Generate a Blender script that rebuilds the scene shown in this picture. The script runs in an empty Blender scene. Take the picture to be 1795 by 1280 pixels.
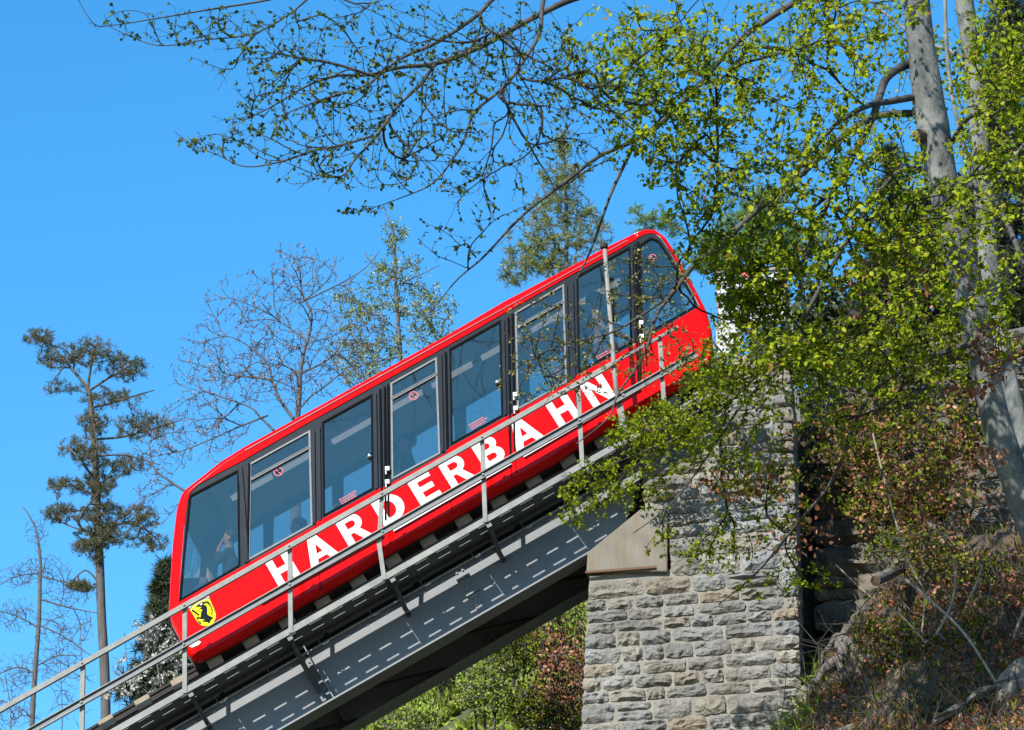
import bpy, bmesh, math, random
import numpy as np
from mathutils import Vector, Matrix, noise
from mathutils.geometry import tessellate_polygon

random.seed(7)
RNG = np.random.default_rng(11)
scene = bpy.context.scene
COL = scene.collection

# ------------------------------------------------------------------ camera
F = 6000.0; CX, CY = 897.5, 640.0
TH, PS, RO = math.radians(25), math.radians(-5), math.radians(-2.5)
cf = Vector((math.sin(PS)*math.cos(TH), math.cos(PS)*math.cos(TH), math.sin(TH)))
cr0 = cf.cross(Vector((0, 0, 1))).normalized(); cu0 = cr0.cross(cf)
cr = cr0*math.cos(RO) + cu0*math.sin(RO)
cu = -cr0*math.sin(RO) + cu0*math.cos(RO)
def ray(px, py): return cf + cr*((px-CX)/F) + cu*(-(py-CY)/F)
P0 = Vector((0, 0, 22.0))
CAM = P0 - ray(775, 800)*48.0
def P(px, py, Y):
    """world point on the plane y=Y seen at photo pixel (px,py)"""
    d = ray(px, py); t = (Y-CAM.y)/d.y
    return CAM + d*t
def ppm(Y): return F/((Y-CAM.y)/cf.y)          # photo pixels per metre near that plane
cd = bpy.data.cameras.new('camera'); cam = bpy.data.objects.new('camera', cd); COL.objects.link(cam)
M = Matrix((cr, cu, -cf)).transposed().to_4x4(); M.translation = CAM; cam.matrix_world = M
cd.sensor_width = 36; cd.lens = F/1795*36; cd.clip_start = 0.5; cd.clip_end = 3000
scene.camera = cam

# ------------------------------------------------------------------ light
SUNV = Vector((0.45, 1.0, -0.77)).normalized()     # direction the sunlight travels
sel = math.asin(-SUNV.z); 
w = bpy.data.worlds.new('World'); scene.world = w; w.use_nodes = True
nt = w.node_tree; bg = nt.nodes['Background']
sky = nt.nodes.new('ShaderNodeTexSky'); sky.sky_type = 'NISHITA'; sky.sun_disc = False
sky.sun_elevation = sel; sky.sun_rotation = math.atan2(-SUNV.x, -SUNV.y)
sky.altitude = 600; sky.air_density = 1.0; sky.dust_density = 0.0; sky.ozone_density = 1.6
hs = nt.nodes.new('ShaderNodeHueSaturation'); hs.inputs['Saturation'].default_value = 1.37; hs.inputs['Hue'].default_value = .493; hs.inputs['Value'].default_value = 1.0
nt.links.new(sky.outputs[0], hs.inputs['Color']); nt.links.new(hs.outputs[0], bg.inputs[0])
bg.inputs[1].default_value = 0.14
sd = bpy.data.lights.new('sun', 'SUN'); sd.energy = 5.0; sd.angle = math.radians(0.5); sd.color = (1, .96, .88)
so = bpy.data.objects.new('sun', sd); COL.objects.link(so); so.location = (-20, -60, 90)
so.rotation_euler = SUNV.to_track_quat('-Z', 'Y').to_euler()
vs = scene.view_settings; vs.view_transform = 'Standard'; vs.look = 'None'; vs.exposure = 1.1; vs.gamma = 1; vs.use_curve_mapping = False
scene.render.resolution_x = 1024; scene.render.resolution_y = 730
scene.cycles.transparent_max_bounces = 16

# ------------------------------------------------------------------ materials
MATS = {}; ALB = 0.54
def mat(name, col, rough=0.6, metal=0.0, col2=None, scale=3.0, contrast=0.5, bump=0.0, bscale=20.0, spec=0.5,
        coat=0.0, trans=0.0, rnd=None, stops=None, detail=4, stretch=None, coord='Object'):
    if name in MATS: return MATS[name]
    dk = lambda c: tuple(v*ALB for v in c)
    col = dk(col); col2 = dk(col2) if col2 else None; stops = [(p, dk(c)) for p, c in stops] if stops else None
    m = bpy.data.materials.new(name); m.use_nodes = True; MATS[name] = m
    t = m.node_tree; b = t.nodes['Principled BSDF']; out = t.nodes['Material Output']
    b.inputs['Roughness'].default_value = rough; b.inputs['Metallic'].default_value = metal
    b.inputs['Specular IOR Level'].default_value = spec
    if coat: b.inputs['Coat Weight'].default_value = coat; b.inputs['Coat Roughness'].default_value = 0.06
    tc = t.nodes.new('ShaderNodeTexCoord')
    if coord == 'World':
        ge = t.nodes.new('ShaderNodeNewGeometry'); vec = ge.outputs['Position']
    else: vec = tc.outputs['Object']
    if stretch:
        mp = t.nodes.new('ShaderNodeMapping'); mp.inputs['Scale'].default_value = stretch
        t.links.new(vec, mp.inputs[0]); vec = mp.outputs[0]
    cs = None
    if stops:
        if rnd == 'object':
            oi = t.nodes.new('ShaderNodeObjectInfo'); fac = oi.outputs['Random']
        elif rnd == 'attr':
            at = t.nodes.new('ShaderNodeAttribute'); at.attribute_name = 'rnd'; fac = at.outputs['Fac']
        else:
            nz = t.nodes.new('ShaderNodeTexNoise'); nz.inputs['Scale'].default_value = scale; nz.inputs['Detail'].default_value = detail
            t.links.new(vec, nz.inputs[0]); mr = t.nodes.new('ShaderNodeMapRange'); mr.inputs[1].default_value = .3; mr.inputs[2].default_value = .7
            t.links.new(nz.outputs[0], mr.inputs[0]); fac = mr.outputs[0]
        rp = t.nodes.new('ShaderNodeValToRGB'); t.links.new(fac, rp.inputs[0])
        el = rp.color_ramp.elements
        while len(el) < len(stops): el.new(0.5)
        for e, (p, c) in zip(el, stops): e.position = p; e.color = (*c, 1)
        cs = rp.outputs[0]
    if col2 is not None:
        nz = t.nodes.new('ShaderNodeTexNoise'); nz.inputs['Scale'].default_value = scale; nz.inputs['Detail'].default_value = detail
        nz.inputs['Roughness'].default_value = .65
        t.links.new(vec, nz.inputs[0])
        mr = t.nodes.new('ShaderNodeMapRange'); mr.inputs[1].default_value = .5-contrast*.4; mr.inputs[2].default_value = .5+contrast*.4
        t.links.new(nz.outputs[0], mr.inputs[0])
        mx = t.nodes.new('ShaderNodeMix'); mx.data_type = 'RGBA'; t.links.new(mr.outputs[0], mx.inputs[0])
        if cs is not None: t.links.new(cs, mx.inputs[6])
        else: mx.inputs[6].default_value = (*col, 1)
        mx.inputs[7].default_value = (*col2, 1); cs = mx.outputs[2]
    if cs is not None: t.links.new(cs, b.inputs['Base Color'])
    else: b.inputs['Base Color'].default_value = (*col, 1)
    if bump:
        n2 = t.nodes.new('ShaderNodeTexNoise'); n2.inputs['Scale'].default_value = bscale; n2.inputs['Detail'].default_value = 6
        t.links.new(vec, n2.inputs[0]); bp = t.nodes.new('ShaderNodeBump'); bp.inputs['Strength'].default_value = bump
        bp.inputs['Distance'].default_value = .03 if bump < .95 else .07
        t.links.new(n2.outputs[0], bp.inputs['Height']); t.links.new(bp.outputs[0], b.inputs['Normal'])
    if trans:
        tr = t.nodes.new('ShaderNodeBsdfTranslucent'); ms = t.nodes.new('ShaderNodeMixShader'); ms.inputs[0].default_value = trans
        if cs is not None: t.links.new(cs, tr.inputs[0])
        else: tr.inputs[0].default_value = (*col, 1)
        t.links.new(b.outputs[0], ms.inputs[1]); t.links.new(tr.outputs[0], ms.inputs[2]); t.links.new(ms.outputs[0], out.inputs[0])
    return m
def glass_mat(name, tint, refl, r=0.02, gc=(1, 1, 1)):
    m = bpy.data.materials.new(name); m.use_nodes = True; t = m.node_tree; t.nodes.remove(t.nodes['Principled BSDF'])
    tr = t.nodes.new('ShaderNodeBsdfTransparent'); tr.inputs[0].default_value = (*tint, 1)
    gl = t.nodes.new('ShaderNodeBsdfGlossy'); gl.inputs['Roughness'].default_value = r; gl.inputs[0].default_value = (*gc, 1)
    lw = t.nodes.new('ShaderNodeLayerWeight'); lw.inputs[0].default_value = .5
    mr = t.nodes.new('ShaderNodeMapRange'); mr.inputs[3].default_value = refl; mr.inputs[4].default_value = 1
    pw = t.nodes.new('ShaderNodeMath'); pw.operation = 'POWER'; pw.inputs[1].default_value = 3
    t.links.new(lw.outputs['Facing'], pw.inputs[0]); t.links.new(pw.outputs[0], mr.inputs[0])
    ms = t.nodes.new('ShaderNodeMixShader'); t.links.new(mr.outputs[0], ms.inputs[0])
    t.links.new(tr.outputs[0], ms.inputs[1]); t.links.new(gl.outputs[0], ms.inputs[2])
    t.links.new(ms.outputs[0], t.nodes['Material Output'].inputs[0]); return m

RED = mat('red_paint', (1.05, .003, .001), .13, col2=(.93, .003, .001), scale=1.5, bump=.015, bscale=2, spec=.13)
_t = RED.node_tree; _b = _t.nodes['Principled BSDF']; _s = _b.inputs['Base Color'].links[0].from_socket; _g = _t.nodes.new('ShaderNodeNewGeometry'); _m = _t.nodes.new('ShaderNodeMix'); _m.data_type = 'RGBA'
_t.links.new(_g.outputs['Backfacing'], _m.inputs[0]); _t.links.new(_s, _m.inputs[6]); _m.inputs[7].default_value = (.22, .22, .24, 1); _t.links.new(_m.outputs[2], _b.inputs['Base Color'])
BLACK = mat('black_frame', (.02, .022, .027), .2, col2=(.03, .033, .038), scale=8, spec=.2)
RUBBER = mat('rubber_seal', (.008, .008, .009), .7, spec=.03)
ALU = mat('aluminium_trim', (.55, .57, .6), .35, .7, col2=(.45, .46, .48), scale=9)
GALV = mat('galvanised_steel', (.36, .36, .33), .55, .0, spec=.15, col2=(.24, .25, .24), scale=6, bump=.05, bscale=60)
GALVD = mat('dark_and_shaded_galvanised_steel', (.13, .14, .15), .5, .4, col2=(.08, .09, .1), scale=5, bump=.05, bscale=60)  # darker copy of GALV; shade under walkway and on rails put into its colour
GIRD = mat('grey_girder_paint', (.26, .27, .285), .5, .0, spec=.3, col2=(.19, .205, .23), scale=1.6, contrast=.9, bump=.06, bscale=8)
DARK = mat('dark_oily_metal', (.02, .02, .02), .7, .0, col2=(.04, .03, .024), scale=9, bump=.2, spec=.2)
WHITE = mat('white_lettering', (.82, .82, .82), .4)
GLASS = glass_mat('tinted_window_glass', (.74, .69, .64), .12, .015, (1, .84, .7))
GLASS2 = glass_mat('far_window_glass', (.8, .86, .9), .06)
INTER = mat('interior_grey_panel', (.55, .56, .58), .6, col2=(.48, .49, .52), scale=3)
CONC = mat('weathered_concrete', (.27, .26, .22), .85, col2=(.22, .165, .10), scale=1.6, contrast=.7, bump=.3, bscale=6, coord='World', stretch=(3.5, 3.5, .5))
MORTAR = mat('lime_mortar', (.44, .41, .34), .95, col2=(.2, .19, .165), scale=3, contrast=.8, bump=.5, bscale=30, coord='World')

# ------------------------------------------------------------------ mesh helpers
def prop(o, label=None, cat=None, group=None, kind=None):
    if label: o['label'] = label
    if cat: o['category'] = cat
    if group: o['group'] = group
    if kind: o['kind'] = kind
    return o
def root(name, loc, label, cat, group=None):
    o = bpy.data.objects.new(name, None); COL.objects.link(o); o.location = loc; o.empty_display_size = .2
    return prop(o, label, cat, group)
def link(name, me, parent=None, label=None):
    o = bpy.data.objects.new(name, me); COL.objects.link(o)
    if parent is not None:
        o.parent = parent
        wl = Vector(parent.location); p = parent.parent
        while p is not None: wl += p.location; p = p.parent
        o.location = -wl        # geometry is written in world coordinates
    if label: o['label'] = label
    return o
class MB:
    def __init__(s): s.v = []; s.f = []; s.mi = []; s.m = 0
    def add(s, vs, fs):
        b = len(s.v); s.v += [tuple(v) for v in vs]; s.f += [tuple(i+b for i in f) for f in fs]; s.mi += [s.m]*len(fs)
    def frame_box(s, o, ax, ay, az, x0, x1, y0, y1, z0, z1):
        c = [o+ax*x+ay*y+az*z for x in (x0, x1) for y in (y0, y1) for z in (z0, z1)]
        s.add(c, [(0,1,3,2),(4,6,7,5),(0,4,5,1),(2,3,7,6),(0,2,6,4),(1,5,7,3)])
    def box(s, x0, x1, y0, y1, z0, z1):
        s.frame_box(Vector((0,0,0)), Vector((1,0,0)), Vector((0,1,0)), Vector((0,0,1)), x0, x1, y0, y1, z0, z1)
    def tube(s, pts, r, n=8, cap=True):
        pts = [Vector(p) for p in pts]; k = len(pts)
        rs = r if isinstance(r, (list, tuple)) else [r]*k
        up = Vector((0, 1, 0)); rings = []
        for i, p in enumerate(pts):
            d = (pts[min(i+1, k-1)]-pts[max(i-1, 0)])
            d = d.normalized() if d.length > 1e-9 else Vector((0,0,1))
            a = d.cross(up)
            if a.length < 1e-3: a = d.cross(Vector((1, 0, 0)))
            a.normalize(); b = d.cross(a)
            rings.append([p+(a*math.cos(2*math.pi*j/n)+b*math.sin(2*math.pi*j/n))*rs[i] for j in range(n)])
        vs = [v for R in rings for v in R]
        fs = [(i*n+j, i*n+(j+1)%n, (i+1)*n+(j+1)%n, (i+1)*n+j) for i in range(k-1) for j in range(n)]
        if cap: fs += [tuple(range(n))[::-1], tuple((k-1)*n+j for j in range(n))]
        s.add(vs, fs)
    def prism(s, polys, y0, y1, side=True):
        """polys: [outer, hole...] lists of Vector (world); shape in XZ, extruded from y0 to y1"""
        flat = [p for q in polys for p in q]
        tris = tessellate_polygon([[Vector((p.x, p.z, 0)) for p in q] for q in polys])
        n = len(flat)
        vs = [(p.x, y0, p.z) for p in flat]+[(p.x, y1, p.z) for p in flat]
        fs = []
        for t in tris:
            a, b, c = (flat[i] for i in t)
            cr_ = (b.x-a.x)*(c.z-a.z)-(b.z-a.z)*(c.x-a.x)
            t = tuple(t) if cr_ > 0 else tuple(t)[::-1]
            fs.append(t); fs.append(tuple(i+n for i in t[::-1]))
        if side:
            o = 0
            for q in polys:
                k = len(q)
                for i in range(k): fs.append((o+i, o+(i+1) % k, o+(i+1) % k+n, o+i+n))
                o += k
        s.add(vs, fs)
    def build(s, name, mats, parent=None, label=None, smooth=False, kind=None, fixn=True):
        me = bpy.data.meshes.new(name); me.from_pydata(s.v, [], s.f); me.validate()
        for m in (mats if isinstance(mats, (list, tuple)) else [mats]): me.materials.append(m)
        if len(set(s.mi)) > 1 and len(me.polygons) == len(s.mi): me.polygons.foreach_set('material_index', s.mi)
        if fixn:
            bm = bmesh.new(); bm.from_mesh(me); bmesh.ops.recalc_face_normals(bm, faces=bm.faces); bm.to_mesh(me); bm.free()
        if smooth: me.polygons.foreach_set('use_smooth', [True]*len(me.polygons))
        o = link(name, me, parent, label)
        if kind: o['kind'] = kind
        return o
def npmesh(name, V, Fq, mats, parent=None, label=None, rnd=None, smooth=False, kind='stuff'):
    """numpy mesh: V (n,3), Fq (m,3|4)"""
    me = bpy.data.meshes.new(name); V = np.ascontiguousarray(V, dtype=np.float32); Fq = np.ascontiguousarray(Fq, dtype=np.int32)
    me.vertices.add(len(V)); me.vertices.foreach_set('co', V.ravel())
    m, k = Fq.shape; me.loops.add(m*k); me.loops.foreach_set('vertex_index', Fq.ravel())
    me.polygons.add(m); me.polygons.foreach_set('loop_start', np.arange(0, m*k, k, dtype=np.int32))
    if smooth: me.polygons.foreach_set('use_smooth', np.ones(m, dtype=bool))
    me.update(calc_edges=True)
    for mm in (mats if isinstance(mats, (list, tuple)) else [mats]): me.materials.append(mm)
    if rnd is not None:
        a = me.attributes.new('rnd', 'FLOAT', 'POINT'); a.data.foreach_set('value', np.ascontiguousarray(rnd, dtype=np.float32))
    o = link(name, me, parent, label)
    if kind: o['kind'] = kind
    return o

# ------------------------------------------------------------------ track frame
_a, _b = P(200, 1278, -0.93), P(1025, 809, -0.93)
AL = math.atan2((_b-_a).z, (_b-_a).x)
LX = Vector((math.cos(AL), 0, math.sin(AL))); LN = Vector((-math.sin(AL), 0, math.cos(AL))); LY = Vector((0, 1, 0))
print('track angle', math.degrees(AL))
def T(s, y, n): return P0 + LX*s + LY*y + LN*n
def SN(px, py, Y):
    d = P(px, py, Y)-P0; return d.dot(LX), d.dot(LN)
def tbox(mb, s0, s1, y0, y1, n0, n1): mb.frame_box(P0, LX, LY, LN, s0, s1, y0, y1, n0, n1)
def nat(pts, Y): return sum(SN(x, y, Y)[1] for x, y in pts)/len(pts)
def sat(px, n, Y):
    """s at which the line n=const on plane Y crosses photo column px"""
    lo, hi = -30.0, 30.0
    for _ in range(40):
        mid = (lo+hi)/2; d = T(mid, Y, n)-CAM
        x = CX+F*d.dot(cr)/d.dot(cf)
        if x < px: lo = mid
        else: hi = mid
    return lo

# ================================================================== TERRAIN
def pl(x, xs, ys):
    if x <= xs[0]: return ys[0]+(x-xs[0])*(ys[1]-ys[0])/(xs[1]-xs[0])
    for i in range(len(xs)-1):
        if x <= xs[i+1]: return ys[i]+(x-xs[i])*(ys[i+1]-ys[i])/(xs[i+1]-xs[i])
    return ys[-1]+(x-xs[-1])*.35
RY = 15.0
ridge = [P(a, b, RY) for a, b in ((-300, 1560), (380, 1320), (700, 1150), (1030, 985), (1250, 800), (1500, 640), (1700, 520), (2100, 380))]
RX = [p.x for p in ridge]; RZ = [p.z for p in ridge]
def hill(x, y):
    zr = max(pl(x, RX, RZ), 0.0) if x > RX[0]-30 else 0.0
    if y < RY: z = zr-(RY-y)*.8
    else: z = zr-min((y-RY)*.35, 5.0)+max(0, y-60)*.12
    z = max(z, 0.0) if y < 60 else z
    amp = .35 if z > .5 else .05
    return z+amp*noise.noise(Vector((x*.35, y*.35, 0)))+amp*.5*noise.noise(Vector((x*1.1, y*1.1, 3)))
def axis(lo, hi, flo, fhi, fs, cs):
    a = list(np.arange(flo, fhi, fs)); v = flo; st = cs
    L = []
    while v > lo: v -= st; st *= 1.35; L.append(v)
    R = []; v = fhi; st = cs
    while v < hi: v += st; st *= 1.35; R.append(v)
    return L[::-1]+a+[fhi]+R
gx = axis(-900, 900, -14, 18, .4, .8); gy = axis(-400, 1400, -10, 30, .5, 1.0)
V = [(x, y, hill(x, y)) for y in gy for x in gx]; nx = len(gx)
Fc = [(j*nx+i, j*nx+i+1, (j+1)*nx+i+1, (j+1)*nx+i) for j in range(len(gy)-1) for i in range(nx-1)]
SOIL = mat('grassy_leaf_strewn_soil', (.1, .1, .03), .95, stops=[(0, (.07, .045, .025)), (.35, (.09, .07, .035)), (.6, (.07, .09, .02)), (1, (.05, .07, .016))],
           scale=.9, detail=8, bump=.6, bscale=9, coord='World')
npmesh('ground', V, Fc, SOIL, smooth=True, kind='structure')

# near earth bank at lower right (grid in picture columns but at its own depths)
BANK = mat('dark_root_soil', (.07, .05, .035), .95, stops=[(0, (.035, .024, .016)), (.4, (.10, .065, .04)), (.7, (.16, .10, .065)), (1, (.09, .075, .05))],
           scale=2.6, detail=8, bump=.9, bscale=14, coord='World')
def bank_top(px):      # photo row of the crest of the bank at column px
    return pl(px, [1290, 1345, 1400, 1470, 1560, 1700, 1850, 2300], [1330, 1262, 1200, 1125, 1010, 935, 900, 760])
def bank_pt(px, v):    # v 0 crest .. 1 low front
    Y = 0.3-v*6.5-(px-1400)*.0035
    py = bank_top(px)+v*520
    return P(px, py, Y)
cols = np.linspace(1285, 2300, 90); rows = np.linspace(-.12, 1.6, 70)
V = []
for v in rows:
    for c in cols:
        if v < 0:
            p = bank_pt(c, 0); p = p+Vector((0, -v*18, v*2.5))
        else: p = bank_pt(c, v)
        q = p*0.9
        d = .22*noise.noise(q)+.13*noise.noise(p*2.7)+.06*noise.noise(p*7)
        V.append(p+Vector((0, -d*.7, d)))
nc = len(cols)
Fc = [(j*nc+i, (j+1)*nc+i, (j+1)*nc+i+1, j*nc+i+1) for j in range(len(rows)-1) for i in range(nc-1)]
npmesh('earth_bank', V, Fc, BANK, smooth=True, kind='structure')
def bank_surf(px, v):
    p = bank_pt(px, v); d = .22*noise.noise(p*.9)+.13*noise.noise(p*2.7)+.06*noise.noise(p*7)
    return p+Vector((0, -d*.7, d))

# ================================================================== MASONRY
STONE = mat('rock_faced_limestone', (.3, .3, .3), .9, rnd='object',
            stops=[(0, (.31, .34, .36)), (.3, (.42, .42, .40)), (.5, (.48, .43, .34)), (.7, (.27, .29, .31)), (.85, (.42, .32, .21)), (1, (.37, .35, .30))],
            col2=(.18, .155, .12), scale=1.1, contrast=.6, bump=1.0, bscale=13, coord='World')
STONE2 = mat('brown_abutment_stone', (.3, .3, .3), .95, rnd='object',
             stops=[(0, (.20, .18, .15)), (.35, (.28, .24, .18)), (.6, (.30, .25, .19)), (.8, (.19, .18, .16)), (1, (.27, .19, .13))],
             col2=(.11, .10, .07), scale=1.3, contrast=.6, bump=1.0, bscale=12, coord='World')
def stone_mesh(k, m):
    r = random.Random(k); nx_, nz_ = 6, 4; vs = []
    for j in range(nz_+1):
        for i in range(nx_+1):
            u, v_ = i/nx_-.5, j/nz_-.5
            e = max(abs(u)*2, abs(v_)*2)
            x = u*(.97 if 0 < j < nz_ else .93)+(r.uniform(-.03, .03) if 0 < i < nx_ else r.uniform(-.02, .008)*(1 if u > 0 else -1))
            z = v_*(.97 if 0 < i < nx_ else .84)+r.uniform(-.05, .05)
            y = -(.62+r.uniform(-.4, .5)) if e < .99 else -(.0+r.uniform(-.25, .3))
            vs.append((x, y, z))
    fs = [(j*(nx_+1)+i, j*(nx_+1)+i+1, (j+1)*(nx_+1)+i+1, (j+1)*(nx_+1)+i) for j in range(nz_) for i in range(nx_)]
    # rim to the back
    rim = [i for i in range(nx_+1)]+[(j)*(nx_+1)+nx_ for j in range(1, nz_+1)]+[nz_*(nx_+1)+i for i in range(nx_-1, -1, -1)]+[j*(nx_+1) for j in range(nz_-1, 0, -1)]
    b = len(vs); vs += [(vs[i][0], 1.0, vs[i][2]) for i in rim]; n = len(rim)
    fs += [(rim[(a+1) % n], rim[a], b+a, b+(a+1) % n) for a in range(n)]
    me = bpy.data.meshes.new('stone'); me.from_pydata(vs, [], fs); me.materials.append(m); return me
SM1 = [stone_mesh(k, STONE) for k in range(24)]; SM2 = [stone_mesh(50+k, STONE2) for k in range(8)]
def lay(parent, meshes, yface, zlo, zhi, xl, xr, ztop, hmin, hmax, lmin, lmax, seed, proud=.05, quoin=True):
    """courses of separately laid stones; xl(z), xr(z) give the wall ends, ztop(x) its top"""
    r = random.Random(seed); z = zlo; n = 0; base = parent.location
    while z < zhi:
        h = r.uniform(hmin, hmax); x = xl(z+h/2); X1 = xr(z+h/2)
        while x < X1-.02:
            l = r.uniform(lmin, lmax)*(1+.3*(h-hmin)/(hmax-hmin))
            if X1-(x+l) < lmin*.8: l = X1-x
            l = min(l, X1-x)
            xm = x+l/2; top = ztop(xm)
            if z+h*.5 < top:
                parts = [(z, h)] if (r.random() > .22 or h < .24) else [(z, h*.5), (z+h*.5, h*.5)]
                for (zz, hh) in parts:
                    o = bpy.data.objects.new('stone', r.choice(meshes)); COL.objects.link(o); o.parent = parent
                    o.location = Vector((xm, yface, zz+hh/2))-base
                    o.scale = ((l-.012)*r.choice((1, -1)), proud*r.uniform(.7, 1.35), (hh-.012)*r.choice((1, -1)))
                    o.rotation_euler = (r.uniform(-.05, .05), r.uniform(-.05, .05), r.uniform(-.06, .06)); n += 1
            x += l
        z += h
    return n
PY0 = -0.42; PDEP = 1.95
def edge(pxy, Y):
    pts = sorted([P(a, b, Y) for a, b in pxy], key=lambda p: p.z)
    zs = [p.z for p in pts]; xs = [p.x for p in pts]
    return lambda z: pl(z, zs, xs) if zs[0] <= z <= zs[-1] else (xs[0]+(z-zs[0])*(xs[1]-xs[0])/(zs[1]-zs[0]) if z < zs[0] else xs[-1])
pierL = edge([(1030, 1003), (1016, 1290)], PY0); pierR = edge([(1391, 700), (1404, 1160), (1408, 1290)], PY0)
zcap = P(1100, 1003, PY0).z; zlow = P(1100, 1345, PY0).z
xs_ = P(1171, 950, PY0).x
_t1, _t2 = P(1171, 812, PY0), P(1395, 690, PY0)
def tline(x): return P0.z+(nd0+.2)/math.cos(AL)+(x-P0.x)*math.tan(AL)
nd0 = nat([(681, 1018), (1025, 815)], -0.93)
zc2 = P(1140, 893, PY0).z; xs2 = P(1126, 893, PY0).x
def pier_top(x): return 1e3 if xs2 < x < xs_ and False else zcap if x < xs_ else tline(x)
zpt = tline(P(1395, 690, PY0).x)
pier = root('stone_pier', (P(1210, 1340, PY0).x, .6, hill(P(1210, 1340, 0).x, .6)-.5), 'tall grey rock-faced masonry pier carrying the upper end of the steel viaduct', 'bridge pier')
mb = MB(); zb = pier.location.z
core = [Vector((pierL(zlow)-.25, 0, zb)), Vector((pierR(zlow)+.12, 0, zb)), Vector((pierR(zlow)-.03, 0, zlow)), Vector((pierR(zlow)-.03, 0, tline(pierR(zlow))-.05)), Vector((xs2+.04, 0, tline(xs2)-.05)), Vector((xs2+.04, 0, zc2)), Vector((xs_+.02, 0, zc2)), Vector((xs_+.02, 0, zcap)), Vector((pierL(zcap)+.03, 0, zcap)), Vector((pierL(zlow)+.03, 0, zlow))]
mb.prism([core], PY0+.012, PY0+PDEP)
mb.build('mortar_core', MORTAR, pier)
ns = lay(pier, SM1, PY0, zlow, zpt, lambda z: (pierL(z) if z < zcap-.05 else (xs_ if z < zc2+.1 else xs2)), pierR, lambda x: zcap if x < xs2 else tline(x), .14, .28, .22, .68, 3)
# courses on the shaded right flank
r_ = random.Random(9); z = zlow
while z < zpt-.5:
    h = r_.uniform(.2, .34); y = PY0+.1
    while y < PY0+PDEP-.1:
        l = min(r_.uniform(.4, .8), PY0+PDEP-y)
        o = bpy.data.objects.new('stone', r_.choice(SM1)); COL.objects.link(o); o.parent = pier
        o.location = Vector((pierR(z+h/2)-.03, y+l/2, z+h/2))-pier.location; o.scale = (l-.015, .05, h-.015); o.rotation_euler = (0, 0, math.pi/2); y += l; ns += 1
    z += h
g_ = MB(); xa_ = P(1088, 921, PY0).x; g_.prism([[Vector((xa_+.25, 0, zcap+.05)), Vector((xs_+.3, 0, zcap+.05)), Vector((xs_+.3, 0, tline(xs_+.3)-.1)), Vector((xa_+.25, 0, tline(xa_+.25)-.1))]], .25, PY0+PDEP-.03); g_.build('bearing_shelf', mat('dark_mortar', (.12, .1, .075), .95, col2=(.06, .05, .035), scale=3, bump=.5, coord='World'), pier)
# concrete bearing block
cap = [(1028, 1002), (1170, 1002), (1170, 893), (1122, 893), (1088, 921), (1030, 968)]
mb = MB(); mb.prism([[P(a, b, PY0-.06) for a, b in cap]], PY0-.06, PY0+PDEP+.03)
bb = mb.build('bearing_block', CONC, pier, label='stained concrete bearing block on the left shoulder of the pier')
bm = bmesh.new(); bm.from_mesh(bb.data); bmesh.ops.bevel(bm, geom=bm.edges[:], offset=.012, segments=1, affect='EDGES'); bm.to_mesh(bb.data); bm.free()
mb = MB(); q = [(1026, 1001), (1026, 1004), (1172, 1004), (1172, 1001)]
a0 = P(1026, 1003, PY0-.08); a1 = P(1150, 1003, PY0-.08)
mb.box(a0.x, a1.x, PY0-.09, PY0-.061, a0.z-.02, a0.z+.012); mb.build('drip_strip', mat('rusty_iron', (.16, .07, .03), .8), pier)

# abutment wall behind and to the right
AY = 1.25
abut = root('abutment_wall', (P(1560, 1150, AY).x, AY+.5, P(1560, 1300, AY).z), 'brown rough stone abutment wall behind the undergrowth right of the pier', 'retaining wall')
aL = edge([(1424, 650), (1424, 1300)], AY); aR = edge([(1820, 600), (1820, 1300)], AY)
tpx = [P(a, b, AY) for a, b in ((1424, 720), (1440, 700), (1560, 640), (1650, 600), (1840, 600))]
for p in tpx[:3]: p.z = max(p.z, min(tline(p.x), tline(tpx[0].x)+.4))-.1
zal, zah = P(1500, 1230, AY).z, tpx[-1].z+1
def atop(x): return pl(x, [p.x for p in tpx], [p.z for p in tpx])
mb = MB(); mb.prism([[Vector((tpx[0].x, 0, zal-1.5)), Vector((tpx[-1].x, 0, zal-1.5))]+[Vector((p.x, 0, p.z-.12)) for p in tpx[::-1]]], AY+.02, AY+1.2)
mb.build('mortar_core', mat('dark_mortar', (.12, .1, .075), .95, col2=(.06, .05, .035), scale=3, bump=.5, coord='World'), abut)
mb = MB(); mb.prism([[Vector((pierR(zal)-.3, 0, zal-1.5)), Vector((tpx[0].x+.4, 0, zal-1.5)), Vector((tpx[0].x+.4, 0, tline(tpx[0].x)-.2)), Vector((pierR(zal)-.3, 0, tline(tpx[0].x-.4)-.3))]], 1.62, 2.1); mb.build('gap_infill', MATS['dark_mortar'], abut)  # dark back wall added to keep the shaded gap black
lay(abut, SM2, AY, zal, zah, aL, aR, atop, .24, .5, .4, 1.1, 21, proud=.12)
print('pier stones', ns)
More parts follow.
